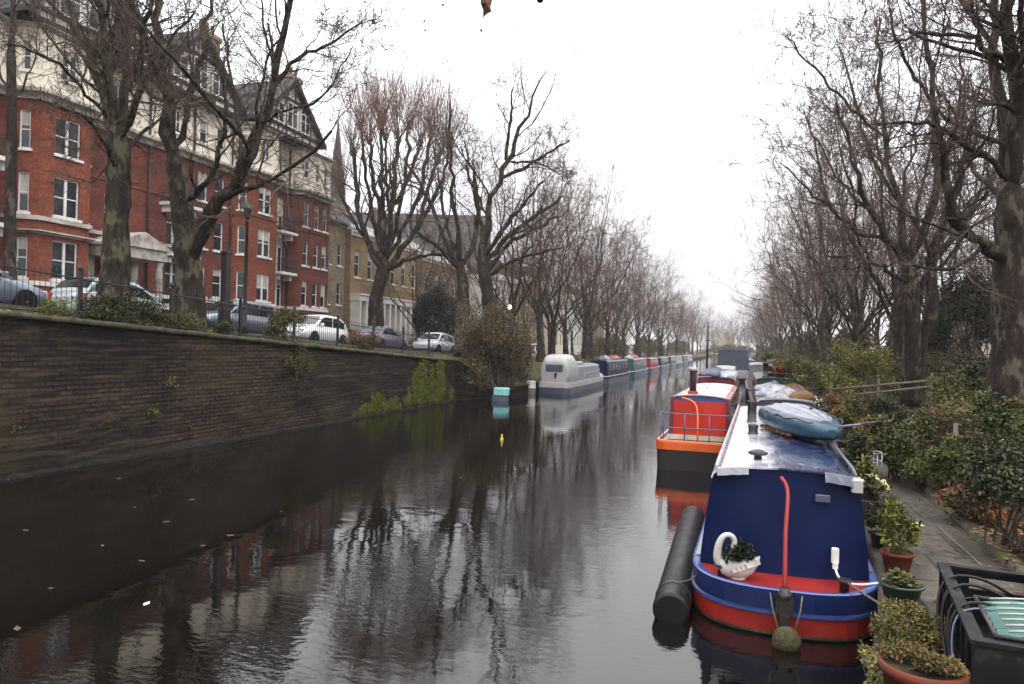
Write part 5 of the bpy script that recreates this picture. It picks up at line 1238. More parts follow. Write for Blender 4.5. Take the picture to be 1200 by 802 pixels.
# swan planter on the stern deck
q = PZ(864, 672, .50); 
t = thing('swan_planter', 'white swan planter with curled neck and green plant on the stern deck', 'planter', (q[0], q[1], .44), A-.05)
sb = MB(); secs = []
for y_, rx, rz, zc in ((-.235, .02, .05, .17), (-.19, .085, .10, .14), (-.1, .125, .135, .135), (0, .14, .135, .13), (.1, .125, .12, .135), (.17, .085, .09, .16), (.22, .045, .055, .2), (.25, .012, .02, .25)):
    ang = np.arange(14)*2*math.pi/14; secs.append(np.stack([np.full(14, y_), rx*np.cos(ang), zc+rz*np.sin(ang)], 1))
sb.loft(secs, True, True, 0, True)
sb.lathe([(.09, 0), (.11, .03)], 14, (0, 0, 0))
for sg in (-1, 1):
    for k in range(4): sb.loft([[(-.1+.05*k, sg*(.125+.004*k), .15+.02*k), (.12+.035*k, sg*(.10-.012*k), .2+.012*k), (.15+.03*k, sg*(.105-.012*k), .16+.012*k), (-.08+.05*k, sg*(.137+.004*k), .10+.02*k)], [(-.1+.05*k, sg*(.135+.004*k), .15+.02*k), (.12+.035*k, sg*(.115-.012*k), .2+.012*k), (.15+.03*k, sg*(.12-.012*k), .16+.012*k), (-.08+.05*k, sg*(.147+.004*k), .10+.02*k)]], True, True, 0)
part('body', sb, M['swan_white'], t)
nk = MB(); nk.tube(resample([(-.19, 0, .15), (-.235, 0, .24), (-.225, 0, .36), (-.19, 0, .46), (-.13, 0, .505), (-.07, 0, .49), (-.035, 0, .43), (-.045, 0, .375)], 22), np.r_[np.linspace(.055, .03, 16), np.linspace(.031, .036, 6)], 12)
nk.ball((-.05, 0, .365), .04, .035, .045, 10)
no = part('neck', nk, M['swan_white'], t)
bk2 = MB(); bk2.lathe([(.02, 0), (.018, .04), (.005, .075)], 8, M=Matrix.Translation((-.06, 0, .345)) @ Matrix.Rotation(R(-150), 4, 'Y')); part('beak', bk2, M['swan_orange'], no)
for sg in (-1, 1): pass
rng = np.random.RandomState(5); pl = MB(); pl.leaves(blob(rng, 1500, (.035, 0, .29), .20, .15, .13, 12, .4), .045, rng, 0, .3); part('plant', pl, M['leaf_dark'], t)

# dinghy on the roof
c0 = w2(B1, (.06, 6.1, 0)); c1 = w2(B1, (.74, 3.55, 0))
yaw = math.atan2(c1[1]-c0[1], c1[0]-c0[0])
t = thing('dinghy', 'teal blue inflatable dinghy with pale ribbed cover lying across the blue boat roof', 'dinghy', ((c0[0]+c1[0])/2, (c0[1]+c1[1])/2, zr1+.085), yaw)
Ld = np.linalg.norm(c1-c0)
dh = MB(); secs = []; top = []
xs = np.linspace(-1, 1, 15)
for x in xs:
    f = (1-abs((x+.12)/1.12)**3.2) if x < -.12 else (1-abs((x+.12)/1.12)**2.4)
    f = max(f, .03)**.5; ang = np.arange(20)*2*math.pi/20
    hw = .50*f*(1-.18*max(0, x)); hh = .175*f+.03; zc = .20+.10*max(0, -x)*.3-.04*max(0, x)
    ct = np.sign(np.cos(ang))*np.abs(np.cos(ang))**.7; s_t = np.sign(np.sin(ang))*np.abs(np.sin(ang))**.8
    secs.append(np.stack([np.full(20, x*Ld/2), hw*ct, zc+hh*s_t], 1))
dh.loft(secs, True, True, 0, True); part('hull', dh, M['dinghy_teal'], t)
tp = MB(); secs = []
for x in np.linspace(-.95, .80, 15):
    k = (x+.95)/1.75; f = max(math.sin(math.pi*(.08+.9*k**.8)), .05)**.6
    hw = .40*f; hh = .11*f; zc = .315+.04*(1-k)
    row = []
    for s in np.linspace(-1, 1, 25):
        rib = .018*math.cos(s*math.pi*4)
        row.append((x*Ld/2, hw*s, zc+hh*(1-s*s)**.5+rib*f))
    row += [(x*Ld/2, hw*.9, zc-.06), (x*Ld/2, -hw*.9, zc-.06)]
    secs.append(row)
tp.loft(secs, True, True, 0, True); part('cover', tp, M['dinghy_top'], t)
rb = MB(); 
for sg in (-1, 1):
    path = [(x*Ld/2, sg*.46*max((1-abs((x+.12)/1.12)**2.6), .03)**.5*(1-.18*max(0, x)), (.31+.02*math.sin(x*14))) for x in np.linspace(-.9, .85, 24)]
    rb.tube(path, .012, 5)
part('grab_rope', rb, M['hull_black'], t)
vl = MB(); vl.lathe([(.03, .44), (.03, .47)], 10, (.25, .05, 0)); part('valve', vl, M['hull_black'], t)
pd = MB(); pd.tube([(Ld/2-.35, .1, .22), (Ld/2+.28, .42, .36)], .017, 6); pd.loft([[(Ld/2+.2, .36, .33), (Ld/2+.26, .3, .35), (Ld/2+.27, .31, .36), (Ld/2+.2, .38, .345)], [(Ld/2+.46, .5, .40), (Ld/2+.5, .44, .41), (Ld/2+.51, .45, .42), (Ld/2+.46, .52, .415)]], True, True)
part('paddle', pd, M['boat_grey'], t)
rg = MB(); rng = np.random.RandomState(9)
for k in range(16): rg.ball((-.9+.095*k, -.40+.06*rng.rand(), .03), .075, .06, .035, 8)
single('leaf_litter_heap', rg, M['leaf_brown'], 'brown leaf debris caught under the edge of the dinghy', 'debris', loc=t.location).rotation_euler = (0, 0, yaw)
bpy.data.objects['leaf_litter_heap'].data.transform(Matrix.Translation(Vector(t.location)))

# --- generic narrowboat
def nb(label, v, u, L_, lower, upper, gun, cab, roof, zr=1.7, cab0=1.0, cab1=None, nwin=5, kind='rect', frame='brass', w_=1.0, rot=0, bulk=None, gz_=.62, group='narrowboats moored on the towpath side', a=1.0, e=.7, wb=.86, wt=.76, name='narrowboat', sides=(1, -1), band_=.4, deck='red_deck', chim=None):
    t = thing(name, label, 'narrowboat', (v, u, 0), rot, group)
    part('hull', hull(L_, w_, [(-.4, .1, 0), (-.02, .02, 0), (band_, 0, 0), (band_+.01, -.02, 1), (gz_-.04, -.02, 1), (gz_, -.01, 2)], gz_-.06, a, e, 2.6, .25, (3, 2)), [M[lower], M[upper], M[gun], M[deck]], t)
    cab1 = cab1 or L_-2.2
    part('cabin', MB().loft(cabin_secs([cab0, (cab0+cab1)/2, cab1], wb, wt, gz_-.05, zr), True, True), M[cab], t)
    ro = part('roof', MB().loft(roof_secs([cab0-.05, (cab0+cab1)/2, cab1+.05], wt, zr, .06), True, True), M[roof], t)
    if bulk:
        g = []
        z0 = gz_-.04
        bm = MB(); hw = wb-.06
        bm.loft([[(-hw, cab0-.035, z0), (hw, cab0-.035, z0), (wt-.06, cab0-.035, zr-.1), (-wt+.06, cab0-.035, zr-.1)], [(-hw, cab0+.01, z0), (hw, cab0+.01, z0), (wt-.06, cab0+.01, zr-.1), (-wt+.06, cab0+.01, zr-.1)]], True, True)
        part('stern_bulkhead', bm, M[bulk], t)
    if nwin: side_windows(t, nwin, cab0+.5, cab1-.4, wb, wt, gz_-.05, zr, kind, frame, sides)
    if chim:
        for (x, y, r, h) in chim:
            ch = MB(); ch.lathe([(r*1.3, zr), (r*1.3, zr+.12), (r, zr+.13), (r, zr+h), (r*1.25, zr+h+.01), (r*1.25, zr+h+.07), (r*.7, zr+h+.07)], 12, (x, y, 0)); part('chimney', ch, M['hull_black'], ro)
    return t, ro
b2x = PZ(768, 549, 0); v2 = b2x[0]+1.0
t, ro = nb('red and orange sterned narrowboat with blue side and pink roof, outside the blue boat', v2, b2x[1]-.1, 11.2, 'hull_black', 'orange', 'orange', 'blue_side', 'pink_roof', 1.80, .85, 8.2, 5, 'rect', 'brass', w_=1.0, rot=-.02, bulk='orange_red', gz_=.74, e=.32, a=.5, wb=.80, wt=.71, band_=.5, deck='boat_grey')
B2 = t
rl = MB()
for z in (1.06, 1.42): rl.tube(resample([(-.92, .95, z), (-.92, .25, z), (-.8, .1, z), (.8, .1, z), (.92, .25, z), (.92, .95, z)], 30), .015, 6)
for p_ in ((-.92, .9), (-.9, .2), (-.3, .1), (.3, .1), (.9, .2), (.92, .9)): rl.tube([(p_[0], p_[1], .7), (p_[0], p_[1], 1.42)], .015, 6)
part('stern_rail', rl, M['rail_blue'], t)
tl = MB(); tl.tube(resample([(.02, .12, .7), (.02, .12, 1.0), (0, .3, 1.4), (-.05, .5, 1.64), (-.2, .65, 1.75), (-.45, .72, 1.78)], 16), .026, 8); part('tiller', tl, M['orange'], t)
ch = MB(); ch.lathe([(.13, 1.83), (.13, 1.92), (.1, 1.94)], 12, (-.22, 1.35, 0)); co = part('chimney_collar', ch, M['red'], ro)
ch = MB(); ch.lathe([(.09, 1.94), (.09, 2.45), (.11, 2.46), (.11, 2.49)], 12, (-.22, 1.35, 0)); c2_ = part('chimney', ch, M['hull_black'], ro)
ch = MB(); ch.lathe([(.12, 2.49), (.12, 2.56), (.09, 2.57)], 12, (-.22, 1.35, 0)); part('cap', ch, M['boat_white'], c2_)
tr_ = MB(); 
for sg in (-1, 1): tr_.box(sg*.72-.04, sg*.72+.04, .8, 8.25, 1.73, 1.77)
part('roof_edge', tr_, M['red'], ro)
sl = MB(); sl.box(-.8, .8, .72, .8, .70, .82); part('bulkhead_step', sl, M['cream'], t)
fr = MB(); fr.box(.66, .74, .79, .83, .82, 1.8); part('bulkhead_trim', fr, M['maroon'], t); fr = MB(); fr.box(-.74, -.66, .79, .83, .82, 1.8); part('bulkhead_trim', fr, M['maroon'], t)

b3, r3 = nb('grey-roofed narrowboat cluttered with pale sacks ahead of the blue boat', 1.25, 21.6, 13, 'hull_black', 'boat_slate', 'boat_slate', 'boat_slate', 'boat_grey', 1.62, .9, 11, 5, rot=-.01, bulk='maroon')
b4_, r4 = nb('maroon sterned narrowboat with white roof and black mast beyond the red boat', -1.0, 31.6, 14, 'hull_black', 'maroon', 'boat_slate', 'maroon', 'boat_white', 1.85, 1.2, 12, 6, bulk='maroon', rot=-.01)
b5, r5 = nb('green-roofed narrowboat with red flowers on its roof by the towpath', 1.5, 35.6, 13, 'hull_black', 'green', 'green', 'green', 'green', 1.75, 1.0, 11, 5, bulk='green', chim=[(-.35, 1.6, .12, .7)])
b7, r7 = nb('white and grey narrowboat beyond the maroon one on the outside', -1.1, 47, 15, 'hull_black', 'boat_grey', 'boat_white', 'boat_white', 'boat_white', 1.8, 1, 13, 6)
b8, r8 = nb('pale teal narrowboat with glassy cabin next to the towpath', 1.4, 50, 15, 'hull_black', 'teal_dark', 'boat_grey', 'boat_grey', 'boat_grey', 2.1, 1, 12.5, 6, bulk='boat_grey', chim=[(.2, 3, .1, .5)])
b9, r9 = nb('blue-roofed wide boat with white rail in the distance', -.7, 74, 20, 'hull_black', 'boat_white', 'boat_white', 'blue_side', 'blue_side', 3.0, 1.2, 18, 7, w_=1.75, wb=1.5, wt=1.4, bulk='boat_slate', gz_=1.15)
nb('dark narrowboat moored behind the blue-roofed wide boat', 1.1, 97, 16, 'hull_black', 'boat_slate', 'boat_grey', 'boat_slate', 'boat_grey', 1.8)
nb('small pale narrowboat, farthest of the towpath row', .8, 116, 15, 'hull_black', 'boat_grey', 'boat_white', 'boat_white', 'boat_grey', 1.8)
# mast on the white roof
ms = MB(); q = P(827, 436, 36); lq = (q[0]+1.0, q[1]-31.6)
ms.tube([(lq[0], lq[1], 1.85), (lq[0], lq[1], 3.0), (lq[0], lq[1], 4.35)], [.06, .05, .035], 8); ms.box(lq[0]-.1, lq[0]+.1, lq[1]-.1, lq[1]+.1, 1.84, 2.0); ms.tube([(lq[0]-.12, lq[1], 3.5), (lq[0]+.12, lq[1], 3.5)], .02, 5)
part('mast', ms, M['hull_black'], r4)
# crumpled covers and clutter on the boats' roofs
def heap(name, label, cat, p, rx, ry, h, mat, seed, rz=0, group=None, folds=5):
    rng = np.random.RandomState(seed); g = []
    ph = rng.rand(8)*6
    for i, a in enumerate(np.linspace(0, 1, 9)):
        row = []
        for th in np.linspace(0, 2*math.pi, 24, endpoint=False):
            rr = 1-a**1.4*.97; k = 1+.10*math.sin(folds*th+ph[0])+.06*math.sin(2*folds*th+ph[1]+a*3)
            z = h*a**.7*(1+.22*math.sin(3*th+ph[2])*(1-a)+.1*math.sin(7*th+ph[3]))
            row.append((rx*rr*k*math.cos(th), ry*rr*k*math.sin(th), z))
        g.append(row)
    mb = MB(); mb.loft(g, True, True, 0, True)
    o = single(name, mb, M[mat], label, cat, group, loc=p, world=False); o.rotation_euler = (0, 0, rz); return o
def onr(bt, x, y, z): return w2(bt, (x, y, z))
heap('tarpaulin', 'crumpled dark blue tarpaulin on the roof just beyond the pink one', 'tarpaulin', onr(b4_, -.1, 2.6, 1.9), .68, 1.5, .4, 'tarp_navy', 1)
heap('tarpaulin', 'grey-blue tarpaulin heap beside the dark blue one near the black mast', 'tarpaulin', onr(b4_, .35, 1.7, 1.88), .4, .6, .28, 'tarp_grey', 2)
heap('tarpaulin', 'slate blue cover stretched over the bow beyond the cluttered roof', 'tarpaulin', onr(b3, 0, 11.9, .7), .7, 1.0, 1.05, 'boat_slate', 3, folds=2)
CL_ = 'clutter on the grey boat roof'
lab = ['pale plastic sack nearest on the cluttered grey roof', 'grey sack on the left of the cluttered roof', 'white bundled sheet in the middle of the cluttered roof', 'brown log sack on the right of the cluttered roof', 'grey rolled cover behind the white bundled sheet', 'dark bag behind the brown log sack', 'pale sack at the far end of the cluttered roof', 'brown sack at the far right of the cluttered roof', 'small black bag between the pale sacks']
for i, (x, y, rx, ry, h, mt) in enumerate([(-.2, 1.3, .32, .4, .24, 'sack'), (-.5, 2.3, .25, .45, .28, 'tarp_grey'), (.1, 2.5, .35, .5, .3, 'sack'), (.5, 2.0, .26, .4, .3, 'wood'), (0, 4.0, .5, .5, .28, 'tarp_grey'), (.5, 3.9, .28, .4, .3, 'tarp_navy'), (-.3, 5.6, .35, .5, .3, 'sack'), (.42, 5.5, .3, .45, .32, 'leaf_brown'), (-.48, .9+2.5+.1, .16, .22, .2, 'black_plastic')]):
    heap('sack', lab[i], 'sack', onr(b3, x, y, 1.66), rx, ry, h, mt, 20+i, i*.7, CL_)
def flowerpot(label, p, r, h, potmat, leafm_, n, leaf, seed, cat='flower pot', flowers=None, group='pots along the towpath edge', ph=None, square=False, name='flower_pot', flat=.2, asp=.5, spread=1.15):
    rng = np.random.RandomState(seed); t = thing(name, label, cat, p, group=group)
    mb = MB()
    if square: mb.bbox(-r*1.0, r*1.0, -r*1.6, r*1.6, 0, h, .015); 
    else: mb.lathe([(r*.68, 0), (r*.72, .01), (r*.93, h*.84), (r*1.03, h*.85), (r*1.03, h), (r*.92, h), (r*.9, h-.03)], 24)
    po = part('pot', mb, M[potmat], t)
    so = MB()
    if square: so.box(-r*.92, r*.92, -r*1.52, r*1.52, h, h+.006)
    else: so.lathe([(r*.915, h-.035), (r*.9, h-.02)], 20)
    part('soil', so, M['soil'], t)
    ph = ph or h
    pos = blob(rng, n, (0, 0, h+ph*.42), r*spread, r*spread*(1.6 if square else 1), ph*.5, 12, .36)
    lv = MB(); ms = leafm_ if isinstance(leafm_, list) else [leafm_]; sp = rng.randint(0, len(ms), n)
    for i in range(len(ms)): lv.leaves(pos[(sp == i) & (pos[:, 2] > h-.04)], leaf, rng, i, flat, asp)
    sm = [[(rng.normal()*r*.25, rng.normal()*r*.25, h-.03), tuple(q)] for q in pos[:24]]
    lv.tubes(np.array(sm), np.full((24, 2), .004), 3, 0)
    part('plant', lv, [M[q] for q in ms], t)
    if flowers:
        fm, fn, fs = flowers; f = MB(); tt = pos[pos[:, 2] > h+ph*.35]; tt = tt[rng.choice(len(tt), fn)]
        for q in tt: f.leaves(np.repeat(q[None]+np.array([[0, 0, .02]]), 9, 0), fs, rng, 0, .3, .8)
        part('flowers', f, M[fm], t)
    return t
flowerpot('potted red flowers on the green boat roof', onr(b5, .35, 2.2, 1.8), .3, .22, 'maroon', 'leaf_mid', 300, .1, 31, flowers=('petal_red', 30, .09), group='pots on boat roofs', ph=.35)
flowerpot('red flowering pot left of another on the green boat roof', onr(b5, -.05, 3.0, 1.8), .26, .2, 'maroon', 'leaf_mid', 260, .1, 32, flowers=('petal_red', 30, .09), group='pots on boat roofs', ph=.35)
flowerpot('pale pot with green plant on the grey teal boat roof', onr(b8, .5, 5, 2.16), .3, .3, 'boat_white', 'leaf_mid', 260, .12, 33, group='pots on boat roofs', ph=.4)

# --- left bank boats
GLB = 'narrowboats moored on the left bank'
lx = -11.3
t = thing('cruiser', 'white cabin cruiser with tall pale canopy and covered foredeck on the left bank', 'boat', (lx, 45.6, 0), 0, GLB)
part('hull', hull(14.5, 1.02, [(-.4, .1, 0), (.0, .02, 0), (.38, 0, 0), (.39, -.02, 1), (.44, -.02, 1), (.72, .0, 2)], .66, .5, .35, 3, .35, (2, 2)), [M['boat_slate'], M['boat_white'], M['boat_white']], t)
secs = []
for y, k, zt_ in ((.12, .86, 2.0), (.17, .93, 2.2), (.32, .98, 2.42), (.6, 1, 2.55), (1.2, 1, 2.63), (2.4, 1, 2.66), (3.4, 1, 2.63), (3.9, .98, 2.5), (4.3, .95, 2.2), (4.65, .93, 1.85), (4.8, .9, 1.7)):
    y = y*.72+.03; zt_ = zt_*.95; wb, wt = .95*k, .80*k; r_ = [(wb, .68), (wb, 1.2)]
    for q in np.linspace(0, math.pi/2, 8): r_.append((wt*math.cos(q)**.3+(wb-wt)*(1-math.sin(q))**2, 1.5+(zt_-1.5)*math.sin(q)**.6))
    r_[-1] = (0, zt_)
    secs.append([(a, y, b) for a, b in r_]+[(-a, y, b) for a, b in reversed(r_[:-1])])
part('canopy', MB().loft(secs, True, True, 0, True), M['boat_white'], t)
wn = MB(); wn.bbox(-.56, .56, .085, .125, 1.42, 1.86, .015); part('canopy_window', wn, M['boat_slate'], t)
wn = MB(); wn.lathe([(.09, 0), (.09, .05)], 10, M=Matrix.Translation((.1, .13, 1.25)) @ Matrix.Rotation(math.pi/2, 4, 'X')); wn.box(.04, .16, .08, .13, 1.0, 1.2); part('vent', wn, M['hull_black'], t)
q_ = MB(); q_.tube(resample([(-.93, 4.9, .74), (-.93, 4.9, 1.2), (-.93, 9, 1.2), (-.8, 12, 1.3), (0, 14.2, 1.45), (.8, 12, 1.3), (.93, 9, 1.2), (.93, 4.9, 1.2), (.93, 4.9, .74)], 50), .018, 5); part('guard_rail', q_, M['steel'], t)
secs = cabin_secs([3.5, 5.6, 8, 10.5, 11.6], .86, .74, .66, 1.72, .1)
part('foredeck_cover', MB().loft(secs, True, True, 0), M['boat_grey'], t)
hl = MB(); hl.bbox(-.5, .5, 5.2, 6.6, 1.8, 1.98, .05); part('hatch', hl, M['boat_white'], t)
def lb_(label, u, L_, upper, cab, roof, zr=1.75, n=6, gun='boat_white', lower='boat_slate', v=-11.5, **kw):
    return nb(label, v, u, L_, lower, upper, gun, cab, roof, zr, 1.0, L_-2, n, 'rect', 'boat_white', group=GLB, sides=(1,), **kw)
l2, rl2 = lb_('navy blue narrowboat with pale window row moored ahead of the white cruiser', 61, 15, 'navy', 'navy', 'boat_slate', 1.85)
l3, rl3 = lb_('teal narrowboat moored ahead of the navy one on the left bank', 77, 14, 'boat_slate', 'teal', 'boat_grey', 1.85)
lb_('dull red narrowboat past the teal one on the left bank', 92, 12, 'maroon', 'red', 'boat_grey')
lb_('blue narrowboat past the dull red one on the left bank', 105, 14, 'boat_slate', 'blue', 'boat_grey')
lb_('green narrowboat with grey roof far along the left bank', 120, 13, 'green', 'green', 'boat_grey')
lb_('pale grey narrowboat far along the left bank beyond the green one', 134, 13, 'boat_grey', 'boat_white', 'boat_grey')
lb_('dark narrowboat far along the left bank, faded by distance', 148, 14, 'boat_slate', 'boat_slate', 'boat_grey')
lb_('white-topped narrowboat, farthest of the left bank row', 163, 14, 'boat_slate', 'boat_white', 'boat_white')
for i, (y, x, mt, lb) in enumerate([(2, .1, 'tarp_navy', 'dark bundle at the stern end of the navy boat roof'), (5, -.1, 'sack', 'pale bundle mid roof on the navy boat'), (7.5, .1, 'red_deck', 'red bundle on the navy boat roof'), (10, 0, 'maroon', 'maroon bundle near the bow of the navy boat roof')]):
    heap('bundle', lb, 'bundle', onr(l2, x, y, 1.9), .45, .8, .4, mt, 50+i, 0, 'bundles on the navy boat roof')
for i, (y, mt, lb) in enumerate([(3, 'sack', 'white bundle at the stern end of the teal boat roof'), (7, 'red_deck', 'red bundle in the middle of the teal boat roof')]):
    heap('bundle', lb, 'bundle', onr(l3, 0, y, 1.9), .5, .9, .4, mt, 60+i, 0, 'bundles on the teal boat roof')
# drums, aqua float, yellow float near the left bank
GD = 'pale drums at the water edge'
for i, (px, py, lb) in enumerate([(612, 447, 'pale weathered drum half hidden by twigs at the left bank edge'), (622, 452, 'white drum at the water edge beside the white cruiser stern')]):
    q = PZ(px, py+9, 0.02); mb = MB(); mb.lathe([(.26, -.1), (.3, -.05), (.3, .3), (.315, .31), (.315, .34), (.3, .35), (.3, .72), (.27, .78), (.2, .79)], 16); o = single('drum', mb, M[['stone_trim', 'boat_white'][i]], lb, 'drum', GD, loc=q, world=False)
q = PZ(586, 470, 0)
t = thing('mooring_float', 'small aqua topped float with black post near the brown bush', 'float', (q[0], q[1], 0), .15)
mb = MB(); mb.bbox(-.42, .42, -.3, .3, -.1, .32, .04); part('base', mb, M['boat_slate'], t)
mb = MB(); mb.bbox(-.32, .46, -.34, .34, .325, .72, .05); part('box', mb, M['aqua'], t)
mb = MB(); mb.tube([(-.38, -.2, .3), (-.38, -.2, 1.05)], .05, 6); part('post', mb, M['hull_black'], t)
q = PZ(588, 516, 0)
t = thing('yellow_float', 'tiny yellow float bobbing alone in the middle of the water', 'float', (q[0], q[1], 0))
mb = MB(); mb.lathe([(.02, -.05), (.055, -.01), (.06, .04), (.035, .08), (.025, .12), (.035, .15), (.02, .18), (.005, .19)], 12); part('float', mb, M['yellow_float'], t)
# leaves drifting on the water
GLF = 'leaves floating on the canal'
rng = np.random.RandomState(77)
for i, (px, py) in enumerate([(140, 561), (225, 586), (158, 595), (30, 622), (166, 658), (238, 640), (270, 628), (172, 708), (20, 737), (330, 600), (195, 612), (440, 640), (60, 690), (120, 640), (540, 560), (650, 520)]):
    q = PZ(px, py, .004); lm = MB(); s = .045+.03*rng.rand(); a = rng.rand()*6; d = np.array([math.cos(a), math.sin(a), 0]); n = np.array([-d[1], d[0], 0])
    pts = [q-d*s, q-d*s*.3+n*s*.55+np.array([0, 0, .01]), q+d*s*.3+n*s*.45, q+d*s+np.array([0, 0, .015]), q+d*s*.3-n*s*.45, q-d*s*.3-n*s*.55+np.array([0, 0, .008])]
    lm.add(pts, [(0, 1, 2, 3, 4, 5)])
    single('floating_leaf', lm, M['petal_white' if i == 7 else 'leaf_bush' if i % 3 else 'leaf_brown'], 'pale leaf floating on dark water by the bottom left reflection' if i == 7 else 'one of the small dead leaves floating on the canal', 'leaf', GLF)
# ------------------------------------------------------------------ cars
def car(label, x, y, facing, col, L_=4.2, h=1.45, kind='hatch', group='cars parked along the left street', w_=.86):
    z = zst(y)+.008
    t = thing('parked_car', label, 'car', (x, y, z), (math.pi if facing < 0 else 0), group)
    t.rotation_euler.x = (-.05 if facing > 0 else .05)*(1 if y < 68 else .4)
    hl = L_/2; pt = carp('car_paint', col)
    def sec(yy, w, zb, zt_):
        r_ = [(w*.86, zb), (w*.97, zb+.12), (w, zb+(zt_-zb)*.5), (w*.965, zt_-.07), (w*.86, zt_)]
        return [(a, yy, b) for a, b in r_]+[(-a, yy, b) for a, b in reversed(r_)]
    rear = .90 if kind != 'saloon' else .93
    st = [(-hl, .80, .38, .70), (-hl+.06, .90, .28, rear-.05), (-hl+.25, .97, .22, rear), (-hl+1.0, 1, .2, .93), (0, 1, .19, .92), (hl-1.35, 1, .2, .90), (hl-.75, .98, .2, .84), (hl-.25, .93, .24, .74), (hl-.06, .84, .3, .64), (hl, .72, .36, .55)]
    b_ = MB(); b_.loft([sec(a, k*w_, c, d) for a, k, c, d in st], True, True, 0, True); part('body', b_, pt, t)
    yr0, yr1, yf1, yf0 = {'hatch': (-hl+.12, -hl+.65, .25, 1.05), 'saloon': (-hl+.75, -hl+1.45, .2, 1.05), 'estate': (-hl+.10, -hl+.4, .3, 1.1), 'van': (-hl+.05, -hl+.15, 1.0, 1.55)}[kind]
    zb = .89; wb, wt = w_*.95, w_*.72
    ym0, ym1 = yr1+.12, yf1-.12
    prof = [(yr0, zb, wb*.93), ((yr0+yr1)/2, zb+(h-zb)*.62, wb*.86), (yr1, h-.05, wt*.98), (ym0+.25, h, wt), (ym1-.1, h-.005, wt), (yf1, h-.06, wt*.97), ((yf0+yf1)/2, zb+(h-zb)*.47, wb*.86), (yf0, zb, wb*.95)]
    top = []
    cb = MB(); secs = []
    for yy, zz, ww in prof: secs.append([(ww+(wb-ww)*(zz-zb)*0, yy, zb-.03), (ww, yy, zz-.03 if zz > zb+.1 else zz), (ww*.9, yy, zz), (0, yy, zz+.02), (-ww*.9, yy, zz), (-ww, yy, zz-.03 if zz > zb+.1 else zz), (-ww, yy, zb-.03)])
    cb.loft(secs, True, True, 0, True); ro = part('roof', cb, pt, t)
    def wtop(yy):
        return np.interp(yy, [p[0] for p in prof], [p[1] for p in prof]), np.interp(yy, [p[0] for p in prof], [p[2] for p in prof])
    for sg in (-1, 1):
        n = 10
        for a0, a1, nm in ((yr0+.32, (yr1+yf1)/2-.1, 'rear_side_window'), ((yr1+yf1)/2-.02, yf0-.32, 'front_side_window')):
            g = MB(); lo = []; hi = []
            for yy in np.linspace(a0, a1, n):
                zt_, ww = wtop(yy); zt_ = max(zt_-.11, zb+.05); lo.append((sg*(ww+.012), yy, zb+.035)); hi.append((sg*(ww+.012), yy, zt_))
            v = lo+hi; g.add(v, [(i, i+1, n+i+1, n+i) for i in range(n-1)]); part(nm, g, M['car_glass'], t)
    for ys_, nm in (((yf0-.1, (yf0+yf1)/2, yf1+.08), 'windscreen'), ((yr0+.08, (yr0+yr1)/2, yr1-.06), 'rear_window')):
        g = MB(); rows = []
        for yy in np.linspace(ys_[0], ys_[2], 6):
            zt_, ww = wtop(yy); rows.append([(s*ww*.86, yy+(.012 if nm == 'windscreen' else -.012), zt_+.016+.02*(1-abs(s))) for s in (-1, -.5, 0, .5, 1)])
        a = np.array(rows); idx = np.arange(30).reshape(6, 5); q = np.stack([idx[:-1, :-1], idx[:-1, 1:], idx[1:, 1:], idx[1:, :-1]], -1).reshape(-1, 4); g.add(a.reshape(-1, 3), q, 0, True)
        part(nm, g, M['car_glass'], t)
    for sx in (-1, 1):
        for yy in (-hl+.75, hl-.82):
            Mx = Matrix.Translation((sx*(w_-.10), yy, .3)) @ Matrix.Rotation(sx*math.pi/2, 4, 'Y')
            wl = MB(); wl.lathe([(.20, -.09), (.29, -.09), (.305, -.05), (.305, .08), (.29, .115), (.2, .12)], 20, M=Mx); wo = part('wheel', wl, M['tyre'], t)
            rm_ = MB(); rm_.lathe([(.2, .05), (.2, .112), (.17, .118), (.05, .10), (.02, .122)], 12, M=Mx); part('rim', rm_, M['rim'], wo)
            ar = MB(); ar.lathe([(.355, -.1), (.355, .103)], 18, M=Mx); part('wheel_arch', ar, M['tyre'], t)
    for sx in (-1, 1):
        hd = MB(); hd.bbox(sx*w_*.62-.17, sx*w_*.62+.17, hl-.2, hl-.03, .56, .70, .03); part('headlight', hd, M['head_glass'], t)
        td_ = MB(); td_.bbox(sx*w_*.76-.11, sx*w_*.76+.11, -hl-.012, -hl+.1, .60, .82, .02); part('tail_light', td_, M['tail_red'], t)
        mr_ = MB(); mr_.bbox(sx*(w_+.02)-.09, sx*(w_+.02)+.09, yf0-.42, yf0-.3, .92, 1.05, .03); part('mirror', mr_, pt, t)
    for yy in (-hl-.018, hl-.02):
        np_ = MB(); np_.box(-.26, .26, yy, yy+.02, .42, .53); part('number_plate', np_, M['plate'], t)
    return t
car('silver-blue saloon parked behind the railings at the left edge', -19.8, 14.2, 1, (.13, .17, .22), 4.4, 1.45, 'saloon')
car('pale green-grey hatchback mostly hidden behind ivy and railings', -19.8, 19.6, 1, (.32, .38, .38), 4.1, 1.42, 'hatch')
car('dark slate estate car parked behind the railings right of the leaning plane', -19.8, 25.4, -1, (.07, .085, .12), 4.5, 1.5, 'estate')
car('white hatchback parked behind the ivy bush on the wall', -19.8, 31.4, -1, (.74, .73, .74), 4.1, 1.5, 'hatch')
car('dark purple-grey saloon parked behind the white hatchback', -19.8, 38.4, 1, (.10, .085, .13), 4.3, 1.4, 'saloon')
car('silver hatchback parked beside the brown tangled bush', -19.8, 46.2, -1, (.4, .42, .46), 4.0, 1.48, 'hatch')
car('pale car with its white roof just visible left of the white cruiser', -19.8, 65.5, 1, (.72, .72, .72), 4.3, 1.6, 'estate')
